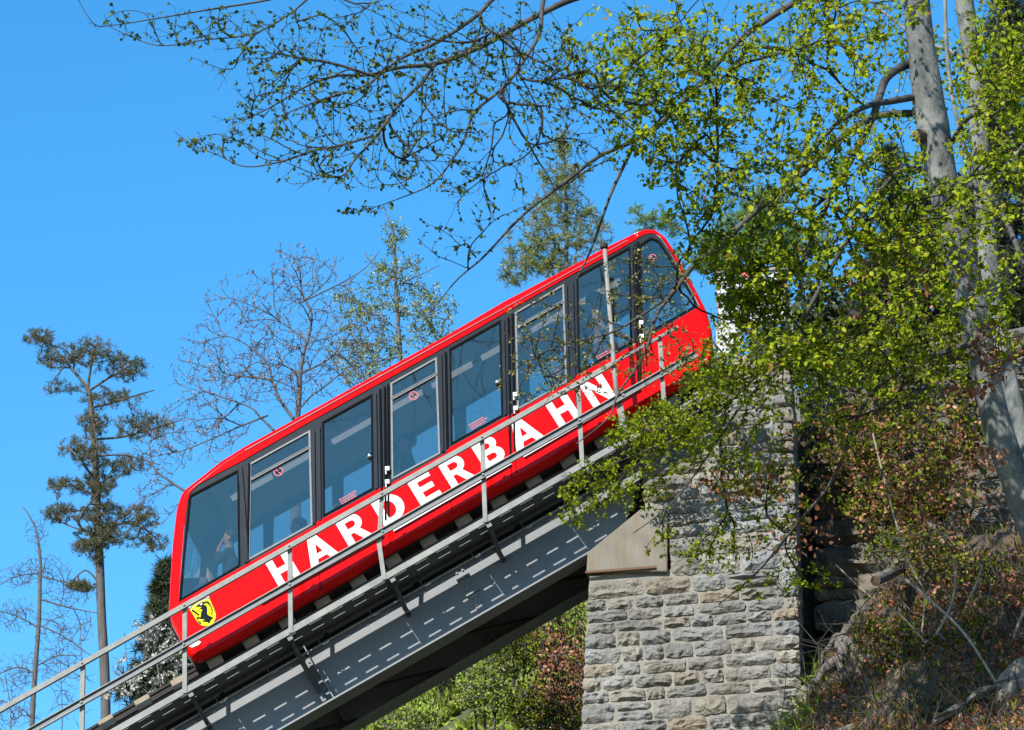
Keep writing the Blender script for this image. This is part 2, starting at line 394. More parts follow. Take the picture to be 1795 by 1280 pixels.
# ================================================================== VIADUCT GIRDERS
viad = root('steel_viaduct', T(-3, .6, -2.2), 'grey steel plate girder viaduct sloping up to the stone pier under the railcar', 'bridge')
GY, GY2 = 0.0, 1.2
nb_ = nat([(812, 1092), (1025, 972)], -0.16)       # underside edge of the near bottom flange
print('girder bottom n', nb_, [round(SN(x, y, -.16)[1], 3) for x, y in ((812, 1092), (1025, 972), (430, 1300))])
sL = -12.5; sR = SN(1080, 925, GY)[0]; sRt = sR+1.0
nd = nat([(681, 1018), (1025, 815)], -0.93)        # walkway level (outer channel bottom)
nt_ = nd+.25                                        # girder top
print('deck n', nd)
for gi, Y in enumerate((GY, GY2)):
    g = MB()
    # web with end sloped like the bearing
    a = [T(sL, Y, nb_), T(sR, Y, nb_), T(sR+.55, Y, nb_+.55), T(sR+1.4, Y, nt_), T(sL, Y, nt_)]
    g.prism([a], Y-.008, Y+.008)
    o = g.build('girder_web', GIRD, viad, label=('sunlit web plate of the near girder' if gi == 0 else 'shaded web plate of the far girder'))
    g = MB(); tbox(g, sL, sR+.05, Y-.17, Y+.17, nb_-.025, nb_); g.build('bottom_flange', GIRD, viad)
    g = MB(); tbox(g, sL, sRt, Y-(.31 if gi == 0 else .17), Y+.17, nt_, nt_+.03); g.build('top_flange', GIRD, viad)
    # sole plate on the bearing
    g = MB(); tbox(g, sR-.5, sR+.02, Y-.14, Y+.14, nb_-.07, nb_-.026); g.build('sole_plate', DARK, viad)
# web stiffeners with bolts
ss = [sat(x, nb_, GY) for x in (250, 588, 852)]
for i, s in enumerate(ss+[s+.02 for s in ss]):
    Y = GY if i < 3 else GY2
    g = MB(); 
    if i == 2:
        tbox(g, s-.07, s+.07, Y-.022, Y-.009, nb_+.002, nt_-.002)
        for dn in np.arange(nb_+.08, nt_-.05, .11):
            for dsn in (-.045, .045):
                p = T(s+dsn, Y-.03, dn); g.tube([p+LY*.01, p-LY*.012], .016, 6)
        for dn in (nb_+.36, nb_+.62): tbox(g, s-.1, s+.1, Y-.05, Y-.022, dn, dn+.04)
    else:
        tbox(g, s-.008, s+.008, Y-.15, Y-.009, nb_+.002, nt_-.002)
        tbox(g, s-.07, s-.009, Y-.022, Y-.009, nb_+.002, nt_-.002)
        for dn in np.arange(nb_+.08, nt_-.05, .12):
            p = T(s-.04, Y-.03, dn); g.tube([p+LY*.01, p-LY*.012], .014, 6)
    g.build('web_stiffener', GIRD, viad)
# cross frames and bottom bracing between the girders
for s in np.arange(-11.5, sR, 1.45):
    g = MB(); tbox(g, s-.05, s+.05, GY+.01, GY2-.01, nt_-.3, nt_-.02); g.tube([T(s, GY+.05, nb_+.05), T(s, GY2-.05, nt_-.3)], .03, 6); g.build('cross_frame', DARK, viad)
    g = MB(); g.tube([T(s, GY+.05, nb_+.04), T(s+1.4, GY2-.05, nb_+.04)], .03, 6); g.build('wind_brace', DARK, viad)
g = MB()   # rivets along the bottom flange edge
for s in np.arange(-9, sR-.1, .24):
    for Y in (GY-.12,):
        p = T(s, Y, nb_-.03); g.tube([p+LN*.012, p-LN*.012], .017, 6)
for s in np.arange(-9, sR-.1, .3):
    p = T(s, GY-.009, nb_+.74); g.tube([p+LY*.005, p-LY*.012], .012, 6)
g.build('rivets', GIRD, viad, kind='stuff')

# track: rails, sleepers, haulage sheaves
track = root('funicular_track', T(-3, .6, nt_+.03), 'narrow gauge funicular track with timber sleepers and rails on top of the viaduct', 'railway track')
TIM = mat('creosoted_timber', (.16, .11, .07), .85, col2=(.3, .24, .17), scale=5, contrast=.7, bump=.4, bscale=20, stretch=(1, 6, 1))
TIML = mat('sawn_timber_end', (.42, .35, .25), .85, col2=(.28, .2, .13), scale=6, bump=.3)
sl_mesh = None
sT = sat(1420, nd, 0)
for s in np.arange(-12, sT, .56):
    if sl_mesh is None:
        g = MB(); g.v = []; g.frame_box(Vector((0,0,0)), LX, LY, LN, -.11, .11, -.95, .95, 0, .15)
        me = bpy.data.meshes.new('sleeper'); me.from_pydata(g.v, [], g.f); me.materials.append(TIM); me.materials.append(TIML)
        me.polygons[2].material_index = 0
        for p_ in me.polygons:
            if abs(p_.normal.y) > .9: p_.material_index = 1
        sl_mesh = me
    o = bpy.data.objects.new('sleeper', sl_mesh); COL.objects.link(o); o.parent = track
    o.location = T(s, GY+.72+random.uniform(-.02, .02), nt_+.17)-track.location
nr = nt_+.3
for Y in (.1, 1.1):
    g = MB(); tbox(g, -12.5, sT, Y-.06, Y+.06, nr, nr+.015); tbox(g, -12.5, sT, Y-.01, Y+.01, nr+.015, nr+.1); tbox(g, -12.5, sT, Y-.03, Y+.03, nr+.1, nr+.135)
    g.build('rail', DARK, track)
g = MB(); g.tube([T(-12.5, .6, nr+.1), T(sT, .6, nr+.1)], .018, 8); g.build('haulage_cable', DARK, track)
for s in np.arange(-10, 8, 2.3):
    g = MB(); tbox(g, s-.1, s+.1, .45, .75, nr-.03, nr+.02); g.tube([T(s, .53, nr+.03), T(s, .67, nr+.03)], .11, 14); g.build('cable_sheave', DARK, track)

# ================================================================== WALKWAY AND HANDRAIL
WY0, WY1 = -0.93, -0.34; sEnd = sat(1262, nd, -.93)
walk = root('service_walkway', T(-3, -.7, nd), 'narrow slotted steel service walkway bracketed to the near girder', 'walkway')
g = MB()
tbox(g, -12.5, sEnd, WY0-.012, WY0, nd, nd+.085)
tbox(g, -12.5, sEnd, WY0, WY0+.035, nd+.001, nd+.012); tbox(g, -12.5, sEnd, WY0, WY0+.035, nd+.073, nd+.084)
g.build('outer_channel', GALV, walk); g = MB(); tbox(g, -12.5, sEnd, WY0-.014, WY0+.0, nd+.087, nd+.12); g.build('dark_top_strip', RUBBER, walk)  # thin dark strip along the upper edge of the channel
g = MB(); tbox(g, -12.5, sEnd, WY1-.012, WY1, nd, nd+.07); g.build('inner_channel', GALVD, walk)
# slotted deck plates
def deck_plate(s0, s1):
    g = MB(); z0, z1 = nd+.04, nd+.048
    rows = [(WY0+.11, WY0+.145), (WY0+.33, WY0+.365)]
    ys = [WY0+.001, rows[0][0], rows[0][1], rows[1][0], rows[1][1], WY1-.013]
    for k in (0, 2, 4): tbox(g, s0, s1-.006, ys[k], ys[k+1], z0, z1)
    for k, off in ((0, 0.0), (1, .12)):
        s = s0
        while s < s1-.01:
            e = min(s+.14, s1-.006); tbox(g, s, e, rows[k][0], rows[k][1], z0, z1); s += .33
    return g
s = -12.2
while s < sEnd-1.3:
    deck_plate(s, s+1.32).build('deck_plate', GALVD, walk); s += 1.32
for x in (345, 517, 695, 862, 1030):
    s = sat(x, nd, GY-.4); bl = .72 if x == 517 else .2
    g = MB(); tbox(g, s-.035, s+.035, WY0+.01, GY-.19, nd-.07, nd-.002)
    g.tube([T(s, WY0+.08, nd-.05), T(s, GY-.02, nd-.03-bl)], .028, 6)
    tbox(g, s-.03, s+.03, GY-.16, GY-.012, nd-.06-bl, nd-.02)
    g.build('bracket', GALVD, walk)  # dark steel copy, bracket shade put into the colour
duct = root('cable_duct', T(-3, -.3, nd-.2), 'black cable pipe with thin wire clipped on hooks below the walkway', 'cable pipe')
g = MB(); g.tube([T(-12, -.1, nd+.07), T(sR+1, -.1, nd+.07)], .05, 12); g.build('pipe', RUBBER, duct, smooth=True)
g = MB(); g.tube([T(-12, -.34, nd-.11), T(sR+1, -.34, nd-.11)], .012, 6); g.build('wire', ALU, duct)
for s in np.arange(-10, sR, .8):
    g = MB(); g.tube([T(s, -.34, nd-.02), T(s, -.36, nd-.12), T(s+.07, -.38, nd-.15), T(s+.13, -.36, nd-.12)], .009, 5); g.build('hook', ALU, duct)

HY = WY0-.03
rail = root('handrail', T(-3, HY, nd), 'galvanised handrail with flat posts along the outer edge of the walkway', 'railing')
ntop = nat([(180, 1144), (505, 962), (840, 769)], HY); nmid = nat([(280, 1157), (508, 1025), (700, 921), (845, 833)], HY)
print('rail n', ntop, nmid, [round(SN(x, y, HY)[1], 2) for x, y in ((180, 1144), (505, 962), (840, 769), (1000, 683))])
g = MB(); e_ = SN(1078, 638, HY)[0]
tbox(g, -12.5, e_, HY-.045, HY+.005, ntop-.04, ntop+.03); g.build('top_rail', GALV, rail)
g = MB(); tbox(g, e_+.02, sEnd, HY-.03, HY+.005, ntop-.02, ntop+.02); g.build('top_rail', GALVD, rail, label='thinner top rail length coloured dark for shade beside the upper end of the car')
g = MB(); tbox(g, -12.5, sEnd, HY-.02, HY-.01, nmid-.045, nmid+.055); g.build('mid_rail_web', GALVD, rail); g = MB()  # channel web in the dark copy, its shade put into the colour
tbox(g, -12.5, sEnd, HY-.05, HY-.021, nmid-.045, nmid-.03); tbox(g, -12.5, sEnd, HY-.05, HY-.021, nmid+.042, nmid+.055)
g.build('mid_rail', GALV, rail)
zax = Vector((0, 0, 1)); xax = Vector((1, 0, 0))
for x, k in ((140, 0), (321, 0), (507, 0), (671, 1), (848, 0), (1018, 0), (1095, 2), (1163, 0)):
    s = sat(x, nd+.05, HY); b = T(s, HY, nd+.01); s2 = s; t = None
    h = (ntop-nd+.02)/math.cos(AL)
    g = MB()
    if k == 0: g.frame_box(b, xax, LY, zax, -.03, .03, .006, .018, 0, h); g.frame_box(b, xax, LY, zax, .018, .03, .018, .06, 0, h)
    elif k == 1:
        m = b+Vector((-.06, 0, h*.42)); top = b+Vector((0, 0, h))
        for p, q in ((b, m), (m, top)):
            ax = (q-p).normalized(); g.frame_box(p, ax.cross(LY).normalized(), LY, ax, -.03, .03, .006, .02, 0, (q-p).length)
    else:
        q = b+Vector((-.07, 0, .62)); ax = (q-b).normalized(); g.frame_box(b, ax.cross(LY).normalized(), LY, ax, -.045, .045, .02, .07, 0, (q-b).length)
    for n_ in (nmid, ntop):
        z_ = (n_-nd)/math.cos(AL)
        if z_ < h+.1:
            c = b+Vector((0, -.05, z_-.01)); g.tube([c+LY*.05, c-LY*.012], .016, 8)
    g.build('post', GALV, rail)
# slim light pole by the rail
lp = root('lamp_pole', P(1083, 700, HY), 'slim grey pole with small cap in front of the upper end of the car', 'pole')
g = MB(); g.tube([P(1083, 702, HY+.02), P(1078, 660, HY+.02), P(1060, 436, HY+.02)], [.036, .034, .028], 10); g.build('pole', GALV, lp, smooth=True)
g = MB(); c = P(1059, 434, HY+.02); g.tube([c-zax*.01, c+zax*.04], .055, 12); g.tube([c+zax*.04, c+zax*.06], .02, 8); g.build('cap', DARK, lp)

# ================================================================== RAILCAR
CYN, CYF = -0.42, 1.62
car = root('funicular_railcar', T(0, .6, nr+.1), 'bright red funicular railcar with white lettering climbing the viaduct', 'railcar')
def W(pts): return [P(a, b, CYN) for a, b in pts]
outer = [(316, 865), (323, 856), (346, 838), (385, 807), (428, 780), (560, 708), (670, 647), (777, 588), (880, 527), (1000, 464), (1055, 434), (1110, 407),
         (1130, 399), (1149, 400), (1166, 413), (1180, 434), (1202, 474), (1222, 510), (1239, 544), (1247, 575), (1249, 605), (1246, 628), (1236, 645), (1215, 662),
         (1167, 688), (1109, 723), (1036, 765), (962, 812), (844, 876), (760, 923), (681, 966), (618, 1006), (504, 1070), (395, 1132), (365, 1148), (347, 1156), (335, 1154), (325, 1142), (314, 1120), (300, 1094), (294, 1068), (297, 1010), (301, 950), (308, 890)]
band = [(313, 1056), (318, 985), (323, 920), (328, 880), (333, 864), (346, 850), (385, 828), (424, 808), (540, 741), (665, 672), (777, 610), (880, 551), (999, 483), (1080, 440), (1114, 420), (1128, 411), (1143, 408), (1157, 415),
        (1168, 431), (1192, 473), (1222, 528), (1226, 537), (1125, 598), (1114, 603), (1006, 661), (1005, 666), (899, 725), (890, 729), (784, 787), (782, 794), (677, 852), (664, 857), (555, 915), (553, 921), (436, 987)]
OW = W(outer); BW = W(band)
# orient both counter-clockwise in XZ
def area(q): return sum(q[i].x*q[(i+1) % len(q)].z-q[(i+1) % len(q)].x*q[i].z for i in range(len(q)))/2
OW0 = OW[:]
if area(OW) < 0: OW = OW[::-1]
if area(BW) < 0: BW = BW[::-1]
def inset(q, d):
    n = len(q); R = []
    for i in range(n):
        a, b, c = q[i-1], q[i], q[(i+1) % n]
        t1 = Vector((b.x-a.x, 0, b.z-a.z)).normalized(); t2 = Vector((c.x-b.x, 0, c.z-b.z)).normalized()
        n1 = Vector((-t1.z, 0, t1.x)); n2 = Vector((-t2.z, 0, t2.x)); m = (n1+n2)
        m = m.normalized()/max(.5, math.cos(n1.angle(n2, 0)/2)) if m.length > 1e-6 else n1
        R.append(Vector((b.x+m.x*d, 0, b.z+m.z*d)))
    return R
g = MB()
rin = inset(OW, .075)
nO = len(OW)
def addside(yf, sgn, hole):
    """side sheet with window opening, then rounded shoulder"""
    flat = rin+hole; tris = tessellate_polygon([[Vector((p.x, p.z, 0)) for p in rin], [Vector((p.x, p.z, 0)) for p in hole]])
    g.add([(p.x, yf, p.z) for p in flat], [tuple(t) for t in tris])
addside(CYN, 1, BW); addside(CYF, -1, BW)
prof = [(0, 0), (.012, .035), (.035, .062), (.075, .075), (.14, .078)]   # (depth from side, outward)
rings = []
for dy, dn_ in prof: rings.append((CYN+dy, inset(OW, .075-dn_)))
for dy, dn_ in prof[::-1]: rings.append((CYF-dy, inset(OW, .075-dn_)))
# window openings in both end walls: leave out those outline segments between the inner rings
gap = []
for i in range(nO):
    p, q = OW[i], OW[(i+1) % nO]
    mid = (p+q)/2
    gap.append((mid.x < P(316, 960, CYN).x and P(296, 1050, CYN).z < mid.z < P(300, 885, CYN).z) or (mid.x > P(1180, 480, CYN).x and P(1239, 535, CYN).z < mid.z < P(1178, 430, CYN).z))
for k in range(len(rings)-1):
    (ya, A), (yb, B) = rings[k], rings[k+1]
    for i in range(nO):
        if k == len(prof)-1 and gap[i]: continue
        j = (i+1) % nO
        g.add([(A[i].x, ya, A[i].z), (A[j].x, ya, A[j].z), (B[j].x, yb, B[j].z), (B[i].x, yb, B[i].z)], [(0, 1, 2, 3)])
body = g.build('body_shell', RED, car, fixn=False)
bm = bmesh.new(); bm.from_mesh(body.data); bmesh.ops.remove_doubles(bm, verts=bm.verts, dist=.0005); bmesh.ops.recalc_face_normals(bm, faces=bm.faces); bm.to_mesh(body.data); bm.free()
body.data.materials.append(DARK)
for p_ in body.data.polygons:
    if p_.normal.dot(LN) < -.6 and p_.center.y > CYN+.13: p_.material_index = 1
body.data.polygons.foreach_set('use_smooth', [abs(p_.normal.y) < .98 for p_ in body.data.polygons])
# end windscreens
for side in (0, 1):
    g = MB()
    for i in range(nO):
        if gap[i] and ((OW[i].x < 0) == (side == 0)):
            j = (i+1) % nO; A = inset(OW, .02)
            g.add([(A[i].x, CYN+.14, A[i].z), (A[j].x, CYN+.14, A[j].z), (A[j].x, CYF-.14, A[j].z), (A[i].x, CYF-.14, A[i].z)], [(0, 1, 2, 3)])
    g.build('windscreen', GLASS2, car)
    sgn = -1 if side == 0 else 1
# panes and frames
panes = [
 [(333, 869), (417, 825), (419, 991), (315, 1052)],
 [(439, 813), (542, 756), (546, 919), (436, 980)],
 [(566, 740), (651, 693), (653, 856), (568, 903)],
 [(686, 672), (764, 628), (770, 794), (688, 838)],
 [(789, 612), (876, 563), (880, 728), (792, 777)],
 [(904, 548), (987, 500), (992, 669), (908, 716)],
 [(1012, 484), (1103, 434), (1106, 600), (1015, 651)],
 [(1122, 430), (1141, 417), (1154, 422), (1165, 438), (1190, 480), (1218, 528), (1216, 538), (1126, 588)]]
PW = [W(p) for p in panes]; PW = [p if area(p) > 0 else p[::-1] for p in PW]
def bevelpoly(mb, polys, y0, y1): mb.prism(polys, y0, y1)
BW_in = inset(BW, .004)
def between(xa, xb):  # split the black band at each door gap: frame sections are separate parts
    pass
g = MB(); g.prism([BW_in]+[inset(p, -.012) for p in PW], CYN+.012, CYN+.05); g.build('window_frame_band', BLACK, car)
g = MB(); g.prism([BW_in]+[inset(p, -.012) for p in PW], CYF-.05, CYF-.012); g.build('window_frame_band', BLACK, car)
for i, p in enumerate(PW):
    g = MB(); g.prism([inset(p, -.02)], CYN+.028, CYN+.033); pane = g.build('side_window', GLASS, car)
    g = MB(); g.prism([inset(p, -.014), inset(p, .012)], CYN+.004, CYN+.0115); g.build('seal', GALVD if i in (1, 3, 5) else RUBBER, pane)
    g = MB(); g.prism([inset(p, -.02)], CYF-.034, CYF-.03); g.build('far_window', GLASS2, car)
# hopper vents on panes 2,4,6
for a, b in (((438, 841), (542, 784)), ((686, 699), (766, 655)), ((905, 574), (988, 528))):
    pa, pb = P(*a, CYN), P(*b, CYN); d = (pb-pa).normalized(); nn = Vector((-d.z, 0, d.x))
    g = MB(); g.frame_box(pa, d, LY, nn, 0, (pb-pa).length, .004, .026, -.022, .022); g.frame_box(pa, d, LY, nn, 0, (pb-pa).length, -.004, .0035, .008, .02)
    g.frame_box(pa, d, LY, nn, 0, (pb-pa).length, -.004, .0035, -.02, -.012); g.build('vent_bar', GALVD, car)
# door posts and gaps: raised dark pillars with rubber edges
for (xa, ya, xb, yb, w_) in ((421, 818, 433, 986, 7), (437, 812, 434, 983, 3), (549, 755, 551, 918, 5), (559, 748, 561, 912, 4), (657, 690, 660, 857, 5), (666, 682, 670, 918, 3), (674, 678, 676, 912, 3), (680, 674, 681, 905, 3),
                         (772, 622, 776, 792, 4), (781, 617, 784, 787, 3), (882, 562, 886, 728, 4), (891, 557, 895, 795, 3), (898, 550, 902, 790, 3), (992, 500, 996, 668, 4), (1003, 494, 1007, 662, 4),
                         (1107, 432, 1111, 601, 4), (1113, 428, 1119, 672, 3), (1118, 424, 1123, 668, 3)):
    pa, pb = P(xa, ya, CYN), P(xb, yb, CYN); d = (pa-pb).normalized(); sx = Vector((d.z, 0, -d.x)); hw = w_/250
    g = MB(); g.frame_box(pb, sx, LY, d, -hw, hw, -.014, .0105, 0, (pa-pb).length)
    g.build('door_pillar', BLACK if w_ > 3 else RUBBER, car)
# exterior hinges/handles
for x, y in ((679, 822), (679, 845), (903, 692), (904, 716), (1124, 566), (1125, 590)):
    c = P(x, y, CYN-.03); g = MB(); g.frame_box(c, xax, LY, zax, -.03, .03, -.02, .03, -.03, .03); g.tube([c+xax*-.02, c+xax*-.02-zax*.08], .012, 6); g.build('hinge', WHITE, car)
for x, y in ((648, 799), (872, 670)):
    c = P(x, y, CYN+.0); bm = bmesh.new(); bmesh.ops.create_uvsphere(bm, u_segments=16, v_segments=10, radius=.042)
    for v in bm.verts: v.co.y *= .6; v.co += c
    me = bpy.data.meshes.new('door_button'); bm.to_mesh(me); bm.free(); me.materials.append(mat('chrome', (.7, .7, .72), .15, 1)); me.polygons.foreach_set('use_smooth', [True]*len(me.polygons)); link('door_button', me, car)
# panel seams in the lower side
for xa, ya, xb, yb in ((553, 921, 562, 1035), (664, 858, 672, 962), (677, 852, 684, 955), (782, 792, 792, 900), (890, 730, 897, 838), (899, 726, 905, 830), (1006, 664, 1016, 760), (1114, 603, 1122, 690), (1125, 598, 1131, 686)):
    pa, pb = P(xa, ya, CYN), P(xb, yb, CYN); d = (pa-pb).normalized(); sx = Vector((d.z, 0, -d.x))
    g = MB(); g.frame_box(pb, sx, LY, d, -.006, .006, -.003, .002, 0, (pa-pb).length); g.build('panel_seam', RUBBER, car)
# crease and silver door steps
def strip(name, a, b, wpx, y0, y1, m, parent=car):
    pa, pb = P(*a, CYN), P(*b, CYN); d = (pb-pa).normalized(); nn = Vector((-d.z, 0, d.x)); h = wpx/125/2
    g = MB(); g.frame_box(pa, d, LY, nn, 0, (pb-pa).length, y0, y1, -h, h); return g.build(name, m, parent)
for a, b in (((457, 1057), (672, 937)), ((689, 930), (895, 812)), ((917, 800), (1122, 681))):
    strip('door_step', a, b, 8, -.035, -.001, mat('bright_step_trim', (.72, .73, .74), .35, .2))
strip('skirt_crease', (340, 1112), (1240, 612), 1.2, -.004, -.001, mat('dark_red_line', (.22, .004, .005), .4))
# roof gutter
strip('roof_gutter', (430, 790), (1100, 422), 2, -.012, -.001, mat('roof_gutter_red', (.45, .01, .03), .3))
# headlight / marker
c0 = W([(332, 1134), (335, 1127), (348, 1123), (353, 1126), (349, 1131), (337, 1136)]); g = MB(); g.prism([c0], CYN-.012, CYN-.001)
g.build('marker_lamp', mat('lamp_lens', (.85, .8, .7), .15, coat=.5), car)
# white speckle fixings on the roof edge
for x, y in ((664, 661), (667, 659), (1113, 410), (1117, 408), (1117, 413)):
    c = P(x, y, CYN); g = MB(); g.tube([c, c-LY*.008], .01, 6); g.build('fixing', WHITE, car)

# --- lettering HARDERBAHN (each letter a flat painted piece)
def arc(cx, cz, rx, rz, a0, a1, n=8): return [(cx+rx*math.cos(math.radians(a0+(a1-a0)*i/n)), cz+rz*math.sin(math.radians(a0+(a1-a0)*i/n))) for i in range(n+1)]
LET = {
 'H': (.80, [[(0,0),(.24,0),(.24,.40),(.56,.40),(.56,0),(.80,0),(.80,1),(.56,1),(.56,.61),(.24,.61),(.24,1),(0,1)]]),
 'A': (.92, [[(0,0),(.24,0),(.32,.2),(.61,.2),(.69,0),(.93,0),(.60,1),(.33,1)], [(.37,.38),(.56,.38),(.465,.72)]]),
 'R': (.86, [[(0,0),(.24,0),(.24,.38),(.36,.38),(.58,0),(.86,0),(.60,.43)]+arc(.50,.70,.28,.29,-55,90)+[(0,1)], [(.24,.57),(.44,.57)]+arc(.44,.69,.12,.12,-80,80,5)+[(.44,.81),(.24,.81)]]),
 'D': (.84, [[(0,0),(.34,0)]+arc(.34,.5,.48,.5,-80,80,12)+[(.34,1),(0,1)], [(.24,.2),(.34,.2)]+arc(.34,.5,.23,.3,-80,80,8)+[(.34,.8),(.24,.8)]]),
 'E': (.70, [[(0,0),(.70,0),(.70,.2),(.24,.2),(.24,.41),(.64,.41),(.64,.6),(.24,.6),(.24,.8),(.69,.8),(.69,1),(0,1)]]),
 'B': (.82, [[(0,0),(.48,0)]+arc(.50,.29,.30,.29,-85,60,8)+arc(.46,.75,.29,.25,-30,85,8)+[(0,1)], [(.24,.19),(.46,.19)]+arc(.46,.30,.1,.11,-80,80,4)+[(.46,.41),(.24,.41)], [(.24,.60),(.43,.60)]+arc(.43,.705,.09,.1,-80,80,4)+[(.43,.81),(.24,.81)]]),
 'N': (.82, [[(0,0),(.24,0),(.24,.62),(.58,0),(.82,0),(.82,1),(.58,1),(.58,.40),(.24,1),(0,1)]])}
base0, base1 = P(489, 1031, CYN), P(1063, 707, CYN)
bd = (base1-base0).normalized(); bn = Vector((-bd.z, 0, bd.x)); Lh = 54/ppm(CYN)
# left foot of every letter, photo pixels along the base line
feet = [490, 546, 613, 675, 739, 793, 851, 906, 981, 1041]
for ch, fx in zip('HARDERBAHN', feet):
    fy = 1031+(fx-489)*(703-1031)/(1063-489)
    o0 = P(fx, fy, CYN); w_, polys = LET[ch]; sc = Lh
    wd = {'H': .98, 'A': 1.1, 'R': 1.0, 'D': 1.12, 'E': 1.1, 'B': 1.04, 'N': 1.0}[ch]
    if area([Vector((a, 0, b)) for a, b in polys[0]]) < 0: polys = [q[::-1] for q in polys]
    pts = [[o0+bd*(a*sc*wd)+bn*(b*sc) for a, b in q] for q in polys]
    g = MB(); g.prism(pts, CYN-.0045, CYN-.001); g.build('letter', WHITE, car)
# --- shield emblem (traced 80px crop, 16x)
def E(pts): return [P(320+a/16, 1030+b/16, CYN) for a, b in pts]
YEL = mat('shield_yellow', (1.1, .95, .004), .15, spec=.2); BLK = mat('shield_black', (.01, .01, .01), .15, spec=.2)
sh = [(110, 510), (720, 170), (770, 290), (830, 450), (910, 620), (955, 760), (945, 890), (890, 1000), (800, 1070), (700, 1105), (570, 1100), (470, 1050), (390, 960), (330, 850), (250, 720), (180, 620)]
g = MB(); g.prism([E(sh)], CYN-.004, CYN-.001); emb = g.build('shield_emblem', BLK, car, label='yellow shield with a black ibex under a white name strip')
g = MB(); g.prism([E([(135, 525), (712, 190), (750, 270), (600, 310), (450, 375), (300, 475), (185, 585)])], CYN-.006, CYN-.0041); g.build('name_strip', WHITE, emb)
ys = [(200, 625), (300, 500), (450, 400), (600, 330), (752, 298), (812, 450), (890, 620), (935, 760), (928, 880), (870, 985), (790, 1050), (690, 1085), (575, 1080), (485, 1035), (410, 950), (350, 850), (270, 720)]
g = MB(); g.prism([E(ys)], CYN-.006, CYN-.0041); g.build('shield_field', YEL, emb)
ibex = [[(510, 800), (520, 700), (560, 620), (640, 560), (600, 590), (500, 610), (430, 640), (480, 600), (540, 560), (460, 545), (400, 570), (380, 545), (470, 460), (560, 420), (640, 400), (690, 440), (600, 470), (600, 500), (660, 500), (690, 560), (700, 660), (690, 740), (740, 790), (870, 850), (800, 920), (750, 1020), (690, 975), (600, 970), (540, 950), (640, 900), (560, 900), (430, 880), (460, 950), (540, 1000), (520, 1040), (460, 1000), (400, 880), (380, 850), (420, 830), (500, 840)],
        [(250, 640), (290, 620), (400, 700), (480, 760), (470, 810), (380, 750), (290, 690), (255, 665)],
        [(640, 400), (740, 420), (800, 500), (850, 620), (845, 720), (810, 790), (800, 770), (820, 680), (800, 580), (750, 500), (690, 450)],
        [(770, 600), (785, 650), (770, 730), (745, 755), (760, 690)],
        [(620, 380), (700, 380), (770, 430), (760, 435), (690, 400)]]
for q in ibex: 
    g = MB(); g.prism([E(q)], CYN-.008, CYN-.0061); g.build('ibex_figure', BLK, emb)
g = MB(); g.prism([E([(310, 590), (340, 570), (360, 600), (430, 590), (400, 615), (350, 612)])], CYN-.008, CYN-.0061); g.build('ibex_tongue', mat('shield_red', (.6, .02, .02), .4), emb)
g = MB(); g.prism([E([(485, 480), (530, 450), (565, 460), (530, 500), (495, 500)])], CYN-.0095, CYN-.0081); g.build('ibex_eye', WHITE, emb)
cu_ = bpy.data.curves.new('txt', 'FONT'); cu_.body = 'UNTERSEEN'; cu_.size = 1; cu_.align_x = 'CENTER'; cu_.offset = .01
to = bpy.data.objects.new('txt', cu_); COL.objects.link(to); bpy.context.view_layer.update()
me = bpy.data.meshes.new_from_object(to.evaluated_get(bpy.context.evaluated_depsgraph_get())); bpy.data.objects.remove(to)
c = P(320+430/16, 1030+385/16, CYN-.008); ux = (P(320+712/16, 1030+190/16, CYN)-P(320+135/16, 1030+525/16, CYN)); ux = ux.normalized(); un = Vector((-ux.z, 0, ux.x))
for v in me.vertices:
    q = c+ux*(v.co.x*.058)+un*(v.co.y*.075-.045)+LY*-.001; v.co = q
me.materials.clear(); me.materials.append(mat('letter_blue_grey', (.12, .2, .35), .5)); link('name_text', me, emb)
# no smoking stickers
for (x, y, rr, yy, m_) in ((488, 827, 8.5, CYN+.026, 'r'), (725, 694, 8.5, CYN+.026, 'r'), (1144, 452, 7, CYN+.026, 'r')):
    cc = P(x, y, yy); R_ = rr/125; SR = mat('sticker_red', (.6, .02, .06), .5)
    g = MB(); ring = [cc+Vector((math.cos(t)*R_, 0, math.sin(t)*R_)) for t in np.linspace(0, 2*math.pi, 25)[:-1]]; g.prism([ring, [cc+(p-cc)*.8 for p in ring]], yy-.002, yy)
    g.frame_box(cc, Vector((.7, 0, -.7)), LY, Vector((.7, 0, .7)), -R_*.85, R_*.85, -.002, 0, -.008, .008)
    st = g.build('no_smoking_sticker', SR, car)
    g = MB(); g.frame_box(cc, Vector((.95, 0, .3)), LY, Vector((-.3, 0, .95)), -R_*.55, R_*.35, -.0045, -.0025, -.008, .008)
    g.tube([cc+Vector((R_*.1, -.003, R_*.15)), cc+Vector((R_*.25, -.003, R_*.35)), cc+Vector((R_*.4, -.003, R_*.25)), cc+Vector((R_*.55, -.003, R_*.5))], .005, 4); g.build('cigarette_mark', BLK, st)
for x, y in ((611, 873), (838, 742), (1062, 622)):
    pa = P(x-14, y+8, CYN+.024); pb = P(x+14, y-8, CYN+.024); d = (pb-pa).normalized(); nn = Vector((-d.z, 0, d.x)); g = MB()
    r_ = random.Random(x)
    for q in range(3):
        s_ = 0
        while s_ < (pb-pa).length-.02:
            l = r_.uniform(.02, .05); g.frame_box(pa, d, LY, nn, s_, s_+l, 0, .002, -.04+q*.035, -.02+q*.035); s_ += l+.008
    g.build('red_notice_print', mat('notice_red', (.5, .02, .05), .5), car)

